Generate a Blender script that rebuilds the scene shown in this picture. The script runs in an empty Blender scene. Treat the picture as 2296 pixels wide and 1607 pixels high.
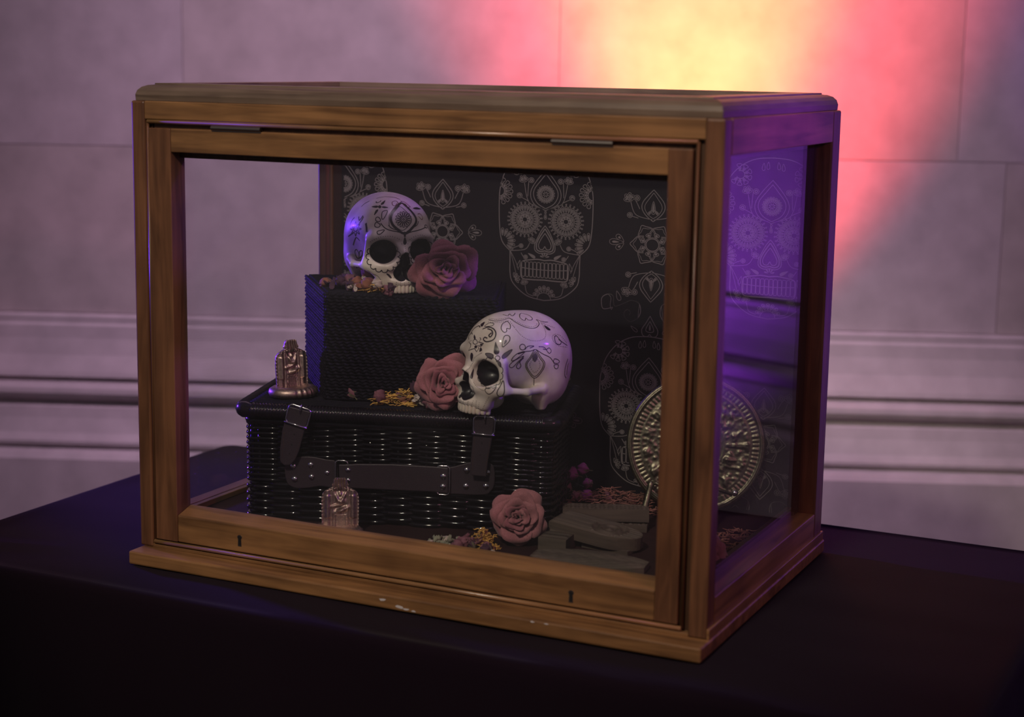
import bpy, math, random
import numpy as np
from mathutils import Vector, Matrix, noise
from mathutils.bvhtree import BVHTree

scene = bpy.context.scene
col = scene.collection
random.seed(7)
rng = np.random.default_rng(11)

# ------------------------------------------------------------------ camera
CAM = Vector((1.578, -1.9986, 0.7514))
YAW, PITCH, ROLL = -0.4482, 0.1739, 0.0163
d = Vector((math.sin(YAW)*math.cos(PITCH), math.cos(YAW)*math.cos(PITCH), -math.sin(PITCH)))
r0 = Vector((math.cos(YAW), -math.sin(YAW), 0))
u0 = r0.cross(d)
rr = r0*math.cos(ROLL) + u0*math.sin(ROLL)
uu = u0*math.cos(ROLL) - r0*math.sin(ROLL)
camd = bpy.data.cameras.new('camera')
camo = bpy.data.objects.new('camera', camd)
col.objects.link(camo)
camo.matrix_world = Matrix(((rr.x, uu.x, -d.x, CAM.x), (rr.y, uu.y, -d.y, CAM.y), (rr.z, uu.z, -d.z, CAM.z), (0, 0, 0, 1)))
camd.sensor_width = 36.0
camd.lens = 3823.3/2296*36.0
camd.clip_start = 0.05
camd.dof.use_dof = True
camd.dof.focus_distance = 2.62
camd.dof.aperture_fstop = 3.1
scene.camera = camo

# ------------------------------------------------------------------ world, exposure, lights
world = bpy.data.worlds.new('hall'); scene.world = world
world.use_nodes = True
bg = world.node_tree.nodes['Background']
bg.inputs['Color'].default_value = (1.0, 0.86, 0.93, 1)
bg.inputs['Strength'].default_value = 0.085
vs = scene.view_settings
vs.view_transform = 'Standard'; vs.look = 'None'; vs.exposure = 0.0; vs.gamma = 1.0
vs.use_curve_mapping = False

WALL_O = Vector((-0.199, 1.696, 0.0))      # foot of the wall straight ahead of the camera
WALL_R = 0.40                               # heading of the wall
wx = Vector((math.cos(WALL_R), math.sin(WALL_R), 0)); wy = Vector((-math.sin(WALL_R), math.cos(WALL_R), 0))
FLOOR_Z = -0.75
def wpt(a, out, z):                         # along the wall, out from it, height
    return WALL_O + wx*a - wy*out + Vector((0, 0, z))
def aim(o, target):
    o.rotation_euler = (Vector(target) - o.location).to_track_quat('-Z', 'Y').to_euler()
def area(name, loc, target, size, power, color):
    L = bpy.data.lights.new(name, 'AREA'); L.shape = 'DISK'; L.size = size; L.energy = power; L.color = color
    o = bpy.data.objects.new(name, L); col.objects.link(o); o.location = loc; aim(o, target); return o
def spot(name, loc, target, angle, blend, power, color, radius=0.05):
    L = bpy.data.lights.new(name, 'SPOT'); L.spot_size = math.radians(angle); L.spot_blend = blend
    L.energy = power; L.color = color; L.shadow_soft_size = radius
    o = bpy.data.objects.new(name, L); col.objects.link(o); o.location = loc; aim(o, target); return o
spot('hall_lamp', (0.80, -2.6, 2.7), (0.47, 0.2, 0.32), 30, 0.7, 225, (1.0, 0.86, 0.70), 0.15)
spot('hall_wash', wpt(0.05, 2.1, 3.3), wpt(-0.02, 0.0, 0.45), 54, 1.0, 410, (1.0, 0.68, 0.98), 0.5)
spot('uplight_amber', wpt(0.42, 0.55, FLOOR_Z+0.1), wpt(0.42, 0.0, 1.40), 30, 1.0, 620, (1.0, 0.62, 0.02))
spot('uplight_red', wpt(0.45, 0.68, FLOOR_Z+0.1), wpt(0.45, 0.0, 1.45), 52, 1.0, 760, (1.0, 0.10, 0.10))
spot('uplight_violet_right', wpt(2.45, 0.85, FLOOR_Z+0.1), wpt(2.40, 0.0, 0.55), 82, 1.0, 250, (0.36, 0.06, 1.0))
spot('uplight_violet_left', wpt(-2.7, 0.6, FLOOR_Z+0.1), wpt(-2.7, 0.0, 0.75), 70, 1.0, 300, (0.28, 0.08, 1.0))
spot('violet_spot_left', (-2.1, 0.62, 0.62), (0.1, 0.35, 0.36), 30, 0.5, 240, (0.16, 0.04, 1.0), 0.08)
spot('violet_spot_right', (3.6, 0.9, 1.7), (0.92, 0.27, 0.70), 11, 1.0, 380, (0.26, 0.02, 1.0), 0.08)

spot('rose_spot_right', (3.3, -1.3, 1.7), (0.6, 0.25, 0.3), 30, 0.8, 42, (1.0, 0.30, 0.50), 0.10)

# ------------------------------------------------------------------ materials
def nt(name):
    m = bpy.data.materials.new(name); m.use_nodes = True
    return m, m.node_tree.nodes, m.node_tree.links, m.node_tree.nodes['Principled BSDF']
def plain(name, c, rough=0.6, metal=0.0, spec=0.5, bump=0.0, bscale=200.0, var=0.0, sheen=0.0, coat=0.0):
    m, n, l, b = nt(name)
    b.inputs['Base Color'].default_value = (*c, 1); b.inputs['Roughness'].default_value = rough
    b.inputs['Metallic'].default_value = metal; b.inputs['Specular IOR Level'].default_value = spec
    if sheen: b.inputs['Sheen Weight'].default_value = sheen
    if coat: b.inputs['Coat Weight'].default_value = coat; b.inputs['Coat Roughness'].default_value = 0.12
    if bump or var:
        tc = n.new('ShaderNodeTexCoord'); no = n.new('ShaderNodeTexNoise')
        no.inputs['Scale'].default_value = bscale; no.inputs['Detail'].default_value = 4
        l.new(tc.outputs['Object'], no.inputs['Vector'])
        if bump:
            bp = n.new('ShaderNodeBump'); bp.inputs['Strength'].default_value = bump; bp.inputs['Distance'].default_value = 0.002
            l.new(no.outputs['Fac'], bp.inputs['Height']); l.new(bp.outputs['Normal'], b.inputs['Normal'])
        if var:
            cr = n.new('ShaderNodeValToRGB')
            cr.color_ramp.elements[0].position = 0.3; cr.color_ramp.elements[1].position = 0.7
            cr.color_ramp.elements[0].color = (*[x*(1-var) for x in c], 1)
            cr.color_ramp.elements[1].color = (*[min(1, x*(1+var)) for x in c], 1)
            l.new(no.outputs['Fac'], cr.inputs['Fac']); l.new(cr.outputs['Color'], b.inputs['Base Color'])
    return m
def wood(name, axis, dark=(0.082, 0.039, 0.016), light=(0.300, 0.154, 0.059), rough=0.36, spec=0.5):
    m, n, l, b = nt(name)
    tc = n.new('ShaderNodeTexCoord'); mp = n.new('ShaderNodeMapping')
    sc = [70.0, 70.0, 70.0]; sc[axis] = 5.0
    mp.inputs['Scale'].default_value = sc
    l.new(tc.outputs['Object'], mp.inputs['Vector'])
    n1 = n.new('ShaderNodeTexNoise'); n1.inputs['Scale'].default_value = 1.0; n1.inputs['Detail'].default_value = 6; n1.inputs['Distortion'].default_value = 0.8
    l.new(mp.outputs['Vector'], n1.inputs['Vector'])
    n2 = n.new('ShaderNodeTexNoise'); n2.inputs['Scale'].default_value = 9.0; n2.inputs['Detail'].default_value = 3
    l.new(tc.outputs['Object'], n2.inputs['Vector'])
    mx = n.new('ShaderNodeMath'); mx.operation = 'MULTIPLY_ADD'; mx.inputs[1].default_value = 0.55
    l.new(n2.outputs['Fac'], mx.inputs[0]); l.new(n1.outputs['Fac'], mx.inputs[2])
    cr = n.new('ShaderNodeValToRGB'); e = cr.color_ramp.elements
    e[0].position = 0.48; e[0].color = (*dark, 1); e[1].position = 0.98; e[1].color = (*light, 1)
    l.new(mx.outputs[0], cr.inputs['Fac']); l.new(cr.outputs['Color'], b.inputs['Base Color'])
    bp = n.new('ShaderNodeBump'); bp.inputs['Strength'].default_value = 0.12; bp.inputs['Distance'].default_value = 0.001
    l.new(n1.outputs['Fac'], bp.inputs['Height']); l.new(bp.outputs['Normal'], b.inputs['Normal'])
    b.inputs['Roughness'].default_value = rough; b.inputs['Specular IOR Level'].default_value = spec
    return m
def glass(name, dust=0.02, dcol=(0.8, 0.8, 0.85)):
    m = bpy.data.materials.new(name); m.use_nodes = True
    n, l = m.node_tree.nodes, m.node_tree.links; n.clear()
    out = n.new('ShaderNodeOutputMaterial'); tr = n.new('ShaderNodeBsdfTransparent'); gl = n.new('ShaderNodeBsdfGlossy')
    gl.inputs['Roughness'].default_value = 0.02; tr.inputs['Color'].default_value = (0.97, 0.98, 0.975, 1)
    lw = n.new('ShaderNodeLayerWeight'); lw.inputs['Blend'].default_value = 0.5
    pw = n.new('ShaderNodeMath'); pw.operation = 'POWER'; pw.inputs[1].default_value = 5.0; l.new(lw.outputs['Facing'], pw.inputs[0])
    fr = n.new('ShaderNodeMath'); fr.operation = 'MULTIPLY_ADD'; fr.inputs[1].default_value = 0.96; fr.inputs[2].default_value = 0.04; l.new(pw.outputs[0], fr.inputs[0])
    mx = n.new('ShaderNodeMixShader'); df = n.new('ShaderNodeBsdfDiffuse'); df.inputs['Color'].default_value = (*dcol, 1)
    m2 = n.new('ShaderNodeMixShader')
    l.new(fr.outputs[0], mx.inputs['Fac']); l.new(tr.outputs['BSDF'], mx.inputs[1]); l.new(gl.outputs['BSDF'], mx.inputs[2])
    no = n.new('ShaderNodeTexNoise'); no.inputs['Scale'].default_value = 7.0; no.inputs['Detail'].default_value = 5
    tc = n.new('ShaderNodeTexCoord'); l.new(tc.outputs['Object'], no.inputs['Vector'])
    mm = n.new('ShaderNodeMath'); mm.operation = 'MULTIPLY'; mm.inputs[1].default_value = dust
    l.new(no.outputs['Fac'], mm.inputs[0]); l.new(mm.outputs[0], m2.inputs['Fac'])
    l.new(mx.outputs['Shader'], m2.inputs[1]); l.new(df.outputs['BSDF'], m2.inputs[2])
    l.new(m2.outputs['Shader'], out.inputs['Surface'])
    return m
M = {}
M['wood_x'] = wood('varnished_wood_x', 0); M['wood_y'] = wood('varnished_wood_y', 1); M['wood_z'] = wood('varnished_wood_z', 2, dark=(0.055, 0.024, 0.012), light=(0.195, 0.088, 0.040))
M['wood_bead'] = wood('highlit_bead_wood', 0, dark=(0.11, 0.055, 0.022), light=(0.36, 0.20, 0.085), rough=0.24)  # lighter tone puts part of the beads' highlight into the wood colour
M['wood_top'] = wood('worn_top_wood', 0, dark=(0.070, 0.045, 0.032), light=(0.20, 0.145, 0.10), rough=0.42)  # grey tone lightened to carry the top moulding's highlight in the colour
M['wood_top_y'] = wood('grey_top_wood_y', 1, dark=(0.070, 0.045, 0.032), light=(0.20, 0.145, 0.10), rough=0.42)
M['wood_dark'] = wood('dark_inner_wood', 2, dark=(0.03, 0.012, 0.006), light=(0.09, 0.04, 0.018), rough=0.5)
M['wood_base'] = wood('base_board_wood', 0, dark=(0.02, 0.008, 0.008), light=(0.03, 0.012, 0.014), rough=0.8, spec=0.15)
M['glass'] = glass('pane_glass', 0.014)
M['glass_side'] = glass('side_pane_glass', 0.014)
M['board'] = plain('black_paper', (0.010, 0.007, 0.010), 0.85, spec=0.2, bump=0.1, bscale=400)
M['print'] = plain('silver_grey_print', (0.19, 0.165, 0.16), 0.6)
M['stone'] = plain('pale_stone', (0.49, 0.42, 0.44), 0.85, bump=0.25, bscale=14, var=0.10)
M['stone2'] = plain('pale_stone_warm', (0.46, 0.39, 0.39), 0.85, bump=0.25, bscale=11, var=0.12)
M['floor'] = plain('hall_floor', (0.12, 0.10, 0.10), 0.5, var=0.2, bscale=6)
M['cloth'] = plain('black_tablecloth', (0.0085, 0.0042, 0.0085), 0.95, spec=0.08, bump=0.25, bscale=900, sheen=0.03)
M['wicker'] = plain('black_lacquered_wicker', (0.005, 0.004, 0.006), 0.09, spec=0.6)
M['wicker_lid'] = plain('black_lacquered_border', (0.008, 0.006, 0.010), 0.24, spec=0.5)
M['liner'] = plain('black_liner', (0.004, 0.004, 0.005), 0.9, spec=0.1)
M['seagrass'] = plain('black_woven_fibre', (0.0065, 0.005, 0.011), 0.65, spec=0.14, bump=0.5, bscale=500)
M['leather'] = plain('dark_leather', (0.030, 0.019, 0.026), 0.48, spec=0.45, bump=0.2, bscale=700, var=0.2)
M['nickel'] = plain('nickel', (0.62, 0.60, 0.62), 0.22, metal=1.0)
M['iron'] = plain('dull_hinge_metal', (0.30, 0.27, 0.24), 0.35, metal=1.0)
M['dark'] = plain('keyhole_black', (0.004, 0.003, 0.003), 0.8)
M['bronze'] = plain('bronze', (0.44, 0.32, 0.28), 0.46, metal=1.0, bump=0.05, bscale=350, var=0.25)
M['brass'] = plain('aged_brass', (0.23, 0.21, 0.15), 0.42, metal=1.0, bump=0.12, bscale=300, var=0.3)
M['rose'] = plain('dusty_rose_petal', (0.38, 0.150, 0.170), 0.8, spec=0.2, var=0.18, bscale=30, sheen=0.3)
M['rose2'] = plain('deep_rose_petal', (0.30, 0.105, 0.13), 0.8, spec=0.2, var=0.18, bscale=30, sheen=0.3)
M['leaf'] = plain('dried_sepal', (0.10, 0.09, 0.05), 0.85)
M['bud_a'] = plain('dried_bud_mauve', (0.20, 0.075, 0.10), 0.8, var=0.35, bscale=120)
M['bud_b'] = plain('dried_bud_rust', (0.24, 0.09, 0.05), 0.8, var=0.35, bscale=120)
M['bud_c'] = plain('dried_bud_plum', (0.055, 0.02, 0.04), 0.8, var=0.4, bscale=120)
M['bud_d'] = plain('dried_bud_cream', (0.46, 0.38, 0.33), 0.8, var=0.3, bscale=120)
M['bud_v'] = plain('dried_bud_violet', (0.28, 0.05, 0.22), 0.8, var=0.35, bscale=120)
M['shred'] = plain('ochre_petal_shred', (0.62, 0.36, 0.08), 0.8, var=0.4, bscale=60)
M['shred_r'] = plain('rusty_petal_shred', (0.22, 0.09, 0.07), 0.8, var=0.4, bscale=60)
M['sage'] = plain('grey_green_leaf', (0.24, 0.24, 0.17), 0.85, var=0.3, bscale=80)
M['block'] = wood('carved_block_wood', 0, dark=(0.030, 0.021, 0.017), light=(0.105, 0.080, 0.062), rough=0.6)
M['ink'] = plain('black_ink', (0.022, 0.012, 0.020), 0.35)
M['ink_red'] = plain('faded_red_ink', (0.16, 0.055, 0.055), 0.45)
M['ink_grey'] = plain('washed_grey_ink', (0.13, 0.11, 0.12), 0.4)
M['scuff'] = plain('chipped_white_paint', (0.55, 0.52, 0.50), 0.8)
M['tooth'] = plain('cast_tooth', (0.68, 0.60, 0.49), 0.36, coat=0.3, var=0.1, bscale=60)

# ------------------------------------------------------------------ mesh helpers
def link(o, parent=None):
    col.objects.link(o)
    if parent is not None: o.parent = parent
    return o
def mesh(name, V, F, mat, parent=None, smooth=False, loc=None, rot=None, bevel=0.0, seg=2):
    me = bpy.data.meshes.new(name)
    me.from_pydata([tuple(v) for v in V], [], [tuple(f) for f in F]); me.update()
    if mat is not None: me.materials.append(mat)
    if smooth: me.polygons.foreach_set('use_smooth', [len(f) <= 4 for f in F])
    o = bpy.data.objects.new(name, me)
    if loc is not None: o.location = loc
    if rot is not None: o.rotation_euler = rot
    if bevel:
        bm = o.modifiers.new('bevel', 'BEVEL'); bm.width = bevel; bm.segments = seg; bm.limit_method = 'ANGLE'
    return link(o, parent)
def share(name, src, parent=None, loc=(0, 0, 0), rot=(0, 0, 0), scale=(1, 1, 1)):
    o = bpy.data.objects.new(name, src.data if hasattr(src, 'data') else src)
    if hasattr(src, 'modifiers'):
        for md in src.modifiers:
            if md.type == 'BEVEL':
                b = o.modifiers.new('bevel', 'BEVEL'); b.width = md.width; b.segments = md.segments; b.limit_method = 'ANGLE'
            if md.type == 'SOLIDIFY':
                b = o.modifiers.new('solidify', 'SOLIDIFY'); b.thickness = md.thickness
    o.location = loc; o.rotation_euler = rot; o.scale = scale
    return link(o, parent)
BOXF = [(0, 3, 2, 1), (4, 5, 6, 7), (0, 1, 5, 4), (1, 2, 6, 5), (2, 3, 7, 6), (3, 0, 4, 7)]
def boxv(x0, x1, y0, y1, z0, z1):
    return [(x0, y0, z0), (x1, y0, z0), (x1, y1, z0), (x0, y1, z0), (x0, y0, z1), (x1, y0, z1), (x1, y1, z1), (x0, y1, z1)]
def box(name, x0, x1, y0, y1, z0, z1, mat, parent=None, bevel=0.0015):
    return mesh(name, boxv(x0, x1, y0, y1, z0, z1), BOXF, mat, parent, bevel=bevel)
def empty(name, loc=(0, 0, 0), rotz=0.0, rot=None):
    o = bpy.data.objects.new(name, None); o.location = loc; o.empty_display_size = 0.02
    o.rotation_euler = rot if rot is not None else (0, 0, rotz)
    return link(o)
def tag(o, label, cat, group=None, kind=None):
    if label: o['label'] = label
    if cat: o['category'] = cat
    if group: o['group'] = group
    if kind: o['kind'] = kind
    return o
def struct(o, label=None, cat=None):
    o['kind'] = 'structure'
    if label: o['label'] = label
    if cat: o['category'] = cat
    return o
def tube(P, R, sides=6, closed=False, caps=True):
    P = [Vector(p) for p in P]; n = len(P)
    if not hasattr(R, '__len__'): R = [R]*n
    V, F = [], []
    up = None
    for i in range(n):
        a = P[(i-1) % n] if (closed or i > 0) else P[i]
        b = P[(i+1) % n] if (closed or i < n-1) else P[i]
        t = (b-a).normalized()
        if up is None:
            up = Vector((0, 0, 1)) if abs(t.z) < 0.9 else Vector((1, 0, 0))
        s = t.cross(up)
        if s.length < 1e-5: s = t.cross(Vector((0.3, 1, 0.2)))
        s.normalize(); w = s.cross(t).normalized(); up = w
        for k in range(sides):
            th = 2*math.pi*k/sides
            V.append(P[i] + (s*math.cos(th) + w*math.sin(th))*R[i])
    m = n if closed else n-1
    for i in range(m):
        j = (i+1) % n
        for k in range(sides):
            k2 = (k+1) % sides
            F.append((i*sides+k, i*sides+k2, j*sides+k2, j*sides+k))
    if not closed and caps:
        F.append(tuple(range(sides-1, -1, -1))); F.append(tuple((n-1)*sides+k for k in range(sides)))
    return V, F
def lathe(prof, n=32):
    V, F = [], []
    for (r, z) in prof:
        for k in range(n):
            t = 2*math.pi*k/n; V.append((r*math.cos(t), r*math.sin(t), z))
    for i in range(len(prof)-1):
        for k in range(n):
            k2 = (k+1) % n
            F.append((i*n+k, i*n+k2, (i+1)*n+k2, (i+1)*n+k))
    F.append(tuple(range(n-1, -1, -1))); F.append(tuple((len(prof)-1)*n+k for k in range(n)))
    return V, F
def prism(poly, t, axis='y'):      # outline in x,z ; thickness towards -y
    n = len(poly)
    V = [(x, 0, z) for x, z in poly] + [(x, -t, z) for x, z in poly]
    F = [tuple(range(n)), tuple(range(2*n-1, n-1, -1))]
    for i in range(n):
        j = (i+1) % n; F.append((i, i+n, j+n, j))
    return V, F
def cat(*parts):
    V, F = [], []
    for v, f in parts:
        b = len(V); V += list(v); F += [tuple(i+b for i in q) for q in f]
    return V, F
def crom(P, step=None, n=6, closed=False):
    P = [np.array(p, float) for p in P]
    if len(P) < 3: 
        a, b = P[0], P[-1]; return [a+(b-a)*t for t in np.linspace(0, 1, n+1)]
    Q = []
    N = len(P); rngs = range(N if closed else N-1)
    for i in rngs:
        p0 = P[(i-1) % N] if closed or i > 0 else P[0]; p1 = P[i]; p2 = P[(i+1) % N]
        p3 = P[(i+2) % N] if closed or i < N-2 else P[N-1]
        for k in range(n):
            t = k/n
            Q.append(0.5*((2*p1)+(-p0+p2)*t+(2*p0-5*p1+4*p2-p3)*t*t+(-p0+3*p1-3*p2+p3)*t**3))
    if not closed: Q.append(P[-1])
    return Q

# ------------------------------------------------------------------ the hall: wall, mouldings, floor
wall = mesh('wall_back', [tuple(v) for v in boxv(-7, 7, 0.0, 0.2, FLOOR_Z, 4.2)], BOXF, M['stone2'])
wall.location = WALL_O + wy*0.004; wall.rotation_euler = (0, 0, WALL_R)
struct(wall, 'pale stone wall behind the display case', 'wall')
def block(a0, a1, z0, z1, mat):
    g = 0.0008
    o = box('stone_block', a0+g, a1-g, -0.004, 0.001, z0+g, z1-g, mat, wall, bevel=0.0012)
    return o
courses = [(0.118, 0.528, 0.11), (0.528, 0.94, 0.005), (0.94, 1.36, 0.22), (1.36, 1.80, -0.1)]
for ci, (z0, z1, off) in enumerate(courses):
    xs = [-3.9+off, -2.87+off, -1.92+off*0.5, -0.86+off*0.3] if ci != 1 else [-3.9, -2.8, -1.9, -0.80]
    xs += [0.10+off*0.2, 1.045 if ci == 1 else 1.15+off*0.1 if ci == 0 else 1.30, 2.1+off, 3.1+off, 4.0+off]
    for a, b in zip(xs[:-1], xs[1:]):
        block(a, b, z0, z1, M['stone'] if rng.random() < 0.5 else M['stone2'])
prof = [(0.0, 0.118), (0.020, 0.112), (0.020, 0.096), (0.026, 0.090), (0.030, 0.06), (0.042, 0.02), (0.062, -0.018), (0.066, -0.030),
        (0.052, -0.034), (0.052, -0.042), (0.070, -0.046), (0.082, -0.056), (0.084, -0.068), (0.078, -0.080), (0.062, -0.088), (0.060, -0.096),
        (0.070, -0.104), (0.076, -0.13), (0.090, -0.165), (0.104, -0.182), (0.104, -0.190), (0.094, -0.194), (0.094, -0.202), (0.118, -0.210), (0.128, -0.222), (0.130, FLOOR_Z+0.001), (-0.001, FLOOR_Z+0.001), (-0.001, 0.118)]
n = len(prof)
V = [(-5.0, -o_, z) for o_, z in prof] + [(5.0, -o_, z) for o_, z in prof]
F = [(i, (i+1) % n, (i+1) % n+n, i+n) for i in range(n)] + [tuple(range(n-1, -1, -1)), tuple(range(n, 2*n))]
trim = mesh('trim_1', V, F, M['stone'], loc=WALL_O + wy*0.004, rot=(0, 0, WALL_R))
struct(trim, 'moulded stone plinth course running along the wall', 'moulding')
fl = mesh('floor', boxv(-7, 7, -7, 4, FLOOR_Z-0.1, FLOOR_Z), BOXF, M['floor']); struct(fl, 'dark hall floor', 'floor')

# ------------------------------------------------------------------ tablecloth over the table
TX0, TX1, TY0, TY1 = -0.345, 1.262, -0.14, 0.712
def rrect(x0, x1, y0, y1, rad, per=10, nx=60, ny=36):
    P, N = [], []
    for (cx, cy, a0, ax) in ((x1-rad, y0+rad, -90, 'b'), (x1-rad, y1-rad, 0, 'r'), (x0+rad, y1-rad, 90, 't'), (x0+rad, y0+rad, 180, 'l')):
        for k in range(per+1):
            a = math.radians(a0+90*k/per); P.append((cx+rad*math.cos(a), cy+rad*math.sin(a))); N.append((math.cos(a), math.sin(a)))
        q = {'b': (x1, y1-rad, x1, y0+rad, (1, 0), ny), 'r': (x0+rad, y1, x1-rad, y1, (0, 1), nx), 't': (x0, y0+rad, x0, y1-rad, (-1, 0), ny), 'l': (x1-rad, y0, x0+rad, y0, (0, -1), nx)}[ax]
        for k in range(1, q[5]):
            t = k/q[5]; P.append((q[2]+(q[0]-q[2])*t, q[3]+(q[1]-q[3])*t)); N.append(q[4])
    return P, N
P, N = rrect(TX0, TX1, TY0, TY1, 0.035)
n = len(P); cxm, cym = (TX0+TX1)/2, (TY0+TY1)/2
V, F = [], []
loops = [(0.08, 0), (0.25, 0), (0.45, 0), (0.62, 0), (0.76, 0), (0.86, 0), (0.93, 0), (0.97, 0)]
def wr(x, y):
    a = noise.noise(Vector((x*3.1, y*7.0, 1.7)))*0.0035 + noise.noise(Vector((x*9, y*14, 4.1)))*0.0012
    return min(0.0, a-0.0018)
for s_, _ in loops:
    for (x, y) in P:
        X, Y = cxm+(x-cxm)*s_, cym+(y-cym)*s_
        V.append((X, Y, wr(X, Y)))
drop = [(0.012, -0.001), (0.004, -0.004), (0.0, -0.012), (-0.002, -0.03), (-0.006, -0.08), (-0.012, -0.2), (-0.02, -0.4), (-0.028, -0.6), (-0.034, FLOOR_Z+0.002)]
s_acc = 0.0; S = []
for i in range(n):
    S.append(s_acc); a, b = P[i], P[(i+1) % n]; s_acc += math.hypot(b[0]-a[0], b[1]-a[1])
for ins, z in drop:
    for i, ((x, y), (nx_, ny_)) in enumerate(zip(P, N)):
        fold = (math.sin(S[i]*2*math.pi*15/s_acc)+0.5*math.sin(S[i]*2*math.pi*37/s_acc+1.0))*0.016*min(1, max(0, (-z-0.03)/0.45))
        k = -ins + fold
        V.append((x+nx_*k, y+ny_*k, z))
L = len(loops)+len(drop)
for j in range(L-1):
    for i in range(n):
        i2 = (i+1) % n
        F.append((j*n+i, j*n+i2, (j+1)*n+i2, (j+1)*n+i))
F.append(tuple(range(n)))
cl = mesh('tablecloth', V, F, M['cloth'], smooth=True)
tag(cl, 'black cloth covering the long table under the glass case', 'tablecloth')
# ------------------------------------------------------------------ the display case
W, D, ZB, ZT = 0.9, 0.5356, 0.0202, 0.6836
case = tag(empty('display_case', (0, 0, 0)), 'large varnished wooden display case with glass sides standing on the black table', 'display case')
box('plinth', 0.004, 0.905, -0.034, D+0.004, 0.0, ZB, M['wood_x'], case, bevel=0.0026)
FZ = 0.055
box('base_board', 0.024, 0.876, 0.034, 0.520, 0.030, FZ, M['wood_base'], case)
# corner posts
def post(x0, x1, y0, y1): return box('corner_post', x0, x1, y0, y1, ZB, ZT, M['wood_z'], case, bevel=0.003)
post(0.0, 0.0235, 0.0, 0.030); post(0.8743, 0.9, 0.0, 0.030)
post(-0.002, 0.0135, 0.505, D); post(0.872, 0.9, 0.4935, D)
# front rails of the carcase
box('top_rail', 0.0225, 0.875, 0.0015, 0.034, 0.6575, ZT, M['wood_x'], case)
box('bottom_rail', 0.0225, 0.875, 0.0010, 0.034, ZB, 0.0252, M['wood_x'], case, bevel=0.0008)
for (a, b, c, e) in ((0.0180, 0.0335, 0.0220, 0.6640), (0.856, 0.880, 0.0220, 0.6640), (0.0315, 0.858, 0.6420, 0.6640), (0.0315, 0.858, 0.0220, 0.0365)):
    box('groove_backing', a, b, 0.010, 0.0335, c, e, M['wood_dark'], case, bevel=0)
for (p, q, m_) in (((0.0262, 0.0045, 0.029), (0.0262, 0.0045, 0.6548), 'wood_z'), ((0.8650, 0.0045, 0.029), (0.8650, 0.0045, 0.6548), 'wood_z'),
                   ((0.0262, 0.0045, 0.6545), (0.8650, 0.0045, 0.6545), 'wood_x'), ((0.0262, 0.0018, 0.0295), (0.8650, 0.0018, 0.0295), 'wood_x')):
    v, f = tube([p, q], 0.0033 if m_ == 'wood_x' else 0.0022, 10); mesh('bead', v, f, M['wood_bead' if m_ == 'wood_x' else m_], case, smooth=True)
# door (hinged at the top): stiles, rails, pane, hinges, keyholes
door = empty('door'); door.parent = case
door_z0, door_z1, dx0, dx1, ix0, ix1 = 0.0341, 0.6453, 0.0300, 0.8597, 0.0689, 0.8275
box('stile', dx0, ix0, 0.0, 0.034, door_z0, door_z1, M['wood_z'], door, bevel=0.0012)
box('stile', ix1, dx1, 0.0, 0.034, door_z0, door_z1, M['wood_z'], door, bevel=0.0012)
v = boxv(ix0, ix1, 0.0006, 0.034, door_z0, 0.0753)
v[6] = (ix1, 0.034, 0.0850); v[7] = (ix0, 0.034, 0.0850)
mesh('rail', v, BOXF, M['wood_x'], door, bevel=0.0020)
box('rail', ix0, ix1, 0.0006, 0.022, 0.612, door_z1, M['wood_x'], door, bevel=0.0012)
box('glazing_bar', ix0, ix1, 0.022, 0.036, 0.603, door_z1, M['wood_dark'], door, bevel=0.001)
box('glass_pane', ix0-0.004, ix1+0.004, 0.0255, 0.0285, 0.078, 0.618, M['glass'], door, bevel=0)
for x0, x1 in ((0.1415, 0.2241), (0.6689, 0.7533)):
    v, f = tube([(x0, -0.0005, 0.6485), (x1, -0.0005, 0.6485)], 0.0034, 12)
    v2, f2 = cat((v, f), (boxv(x0, x1, -0.0005, 0.004, 0.644, 0.6485), BOXF))
    mesh('hinge', v2, f2, M['iron'], door)
def keyhole(x, z):
    pts = [(0.0026*math.cos(t), 0.0046+0.0026*math.sin(t)) for t in np.linspace(math.radians(-50), math.radians(230), 14)] + [(-0.0020, -0.0062), (0.0020, -0.0062)]
    v, f = prism([(x+a, z+b) for a, b in pts], 0.0012); mesh('keyhole', v, f, M['dark'], door, loc=(0, 0.0008, 0))
    pts2 = [(x+a*1.55, z+(b-0.0005)*1.28) for a, b in pts]
    v, f = prism(pts2, 0.0006); mesh('keyhole_plate', v, f, M['iron'], door, loc=(0, 0.0008, 0))
keyhole(0.180, 0.0517); keyhole(0.7095, 0.0491)
# right side: rails and pane
box('top_rail', 0.870, 0.9, 0.030, 0.4935, 0.6375, ZT, M['wood_y'], case)
box('bottom_rail', 0.868, 0.9, 0.030, 0.4935, ZB, 0.0700, M['wood_y'], case)
box('skirting_strip', 0.8995, 0.9035, 0.001, D, ZB, 0.034, M['wood_y'], case, bevel=0.001)
box('glazing_bar', 0.862, 0.8705, 0.034, 0.505, 0.0555, 0.083, M['wood_dark'], case, bevel=0.001)
box('glazing_bar', 0.862, 0.8705, 0.034, 0.505, 0.628, ZT, M['wood_dark'], case, bevel=0.001)
box('stile', 0.864, 0.8735, 0.468, 0.505, 0.060, ZT, M['wood_base'], case, bevel=0.001)
box('side_pane', 0.8775, 0.8805, 0.026, 0.497, 0.064, 0.642, M['glass_side'], case, bevel=0)
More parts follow.
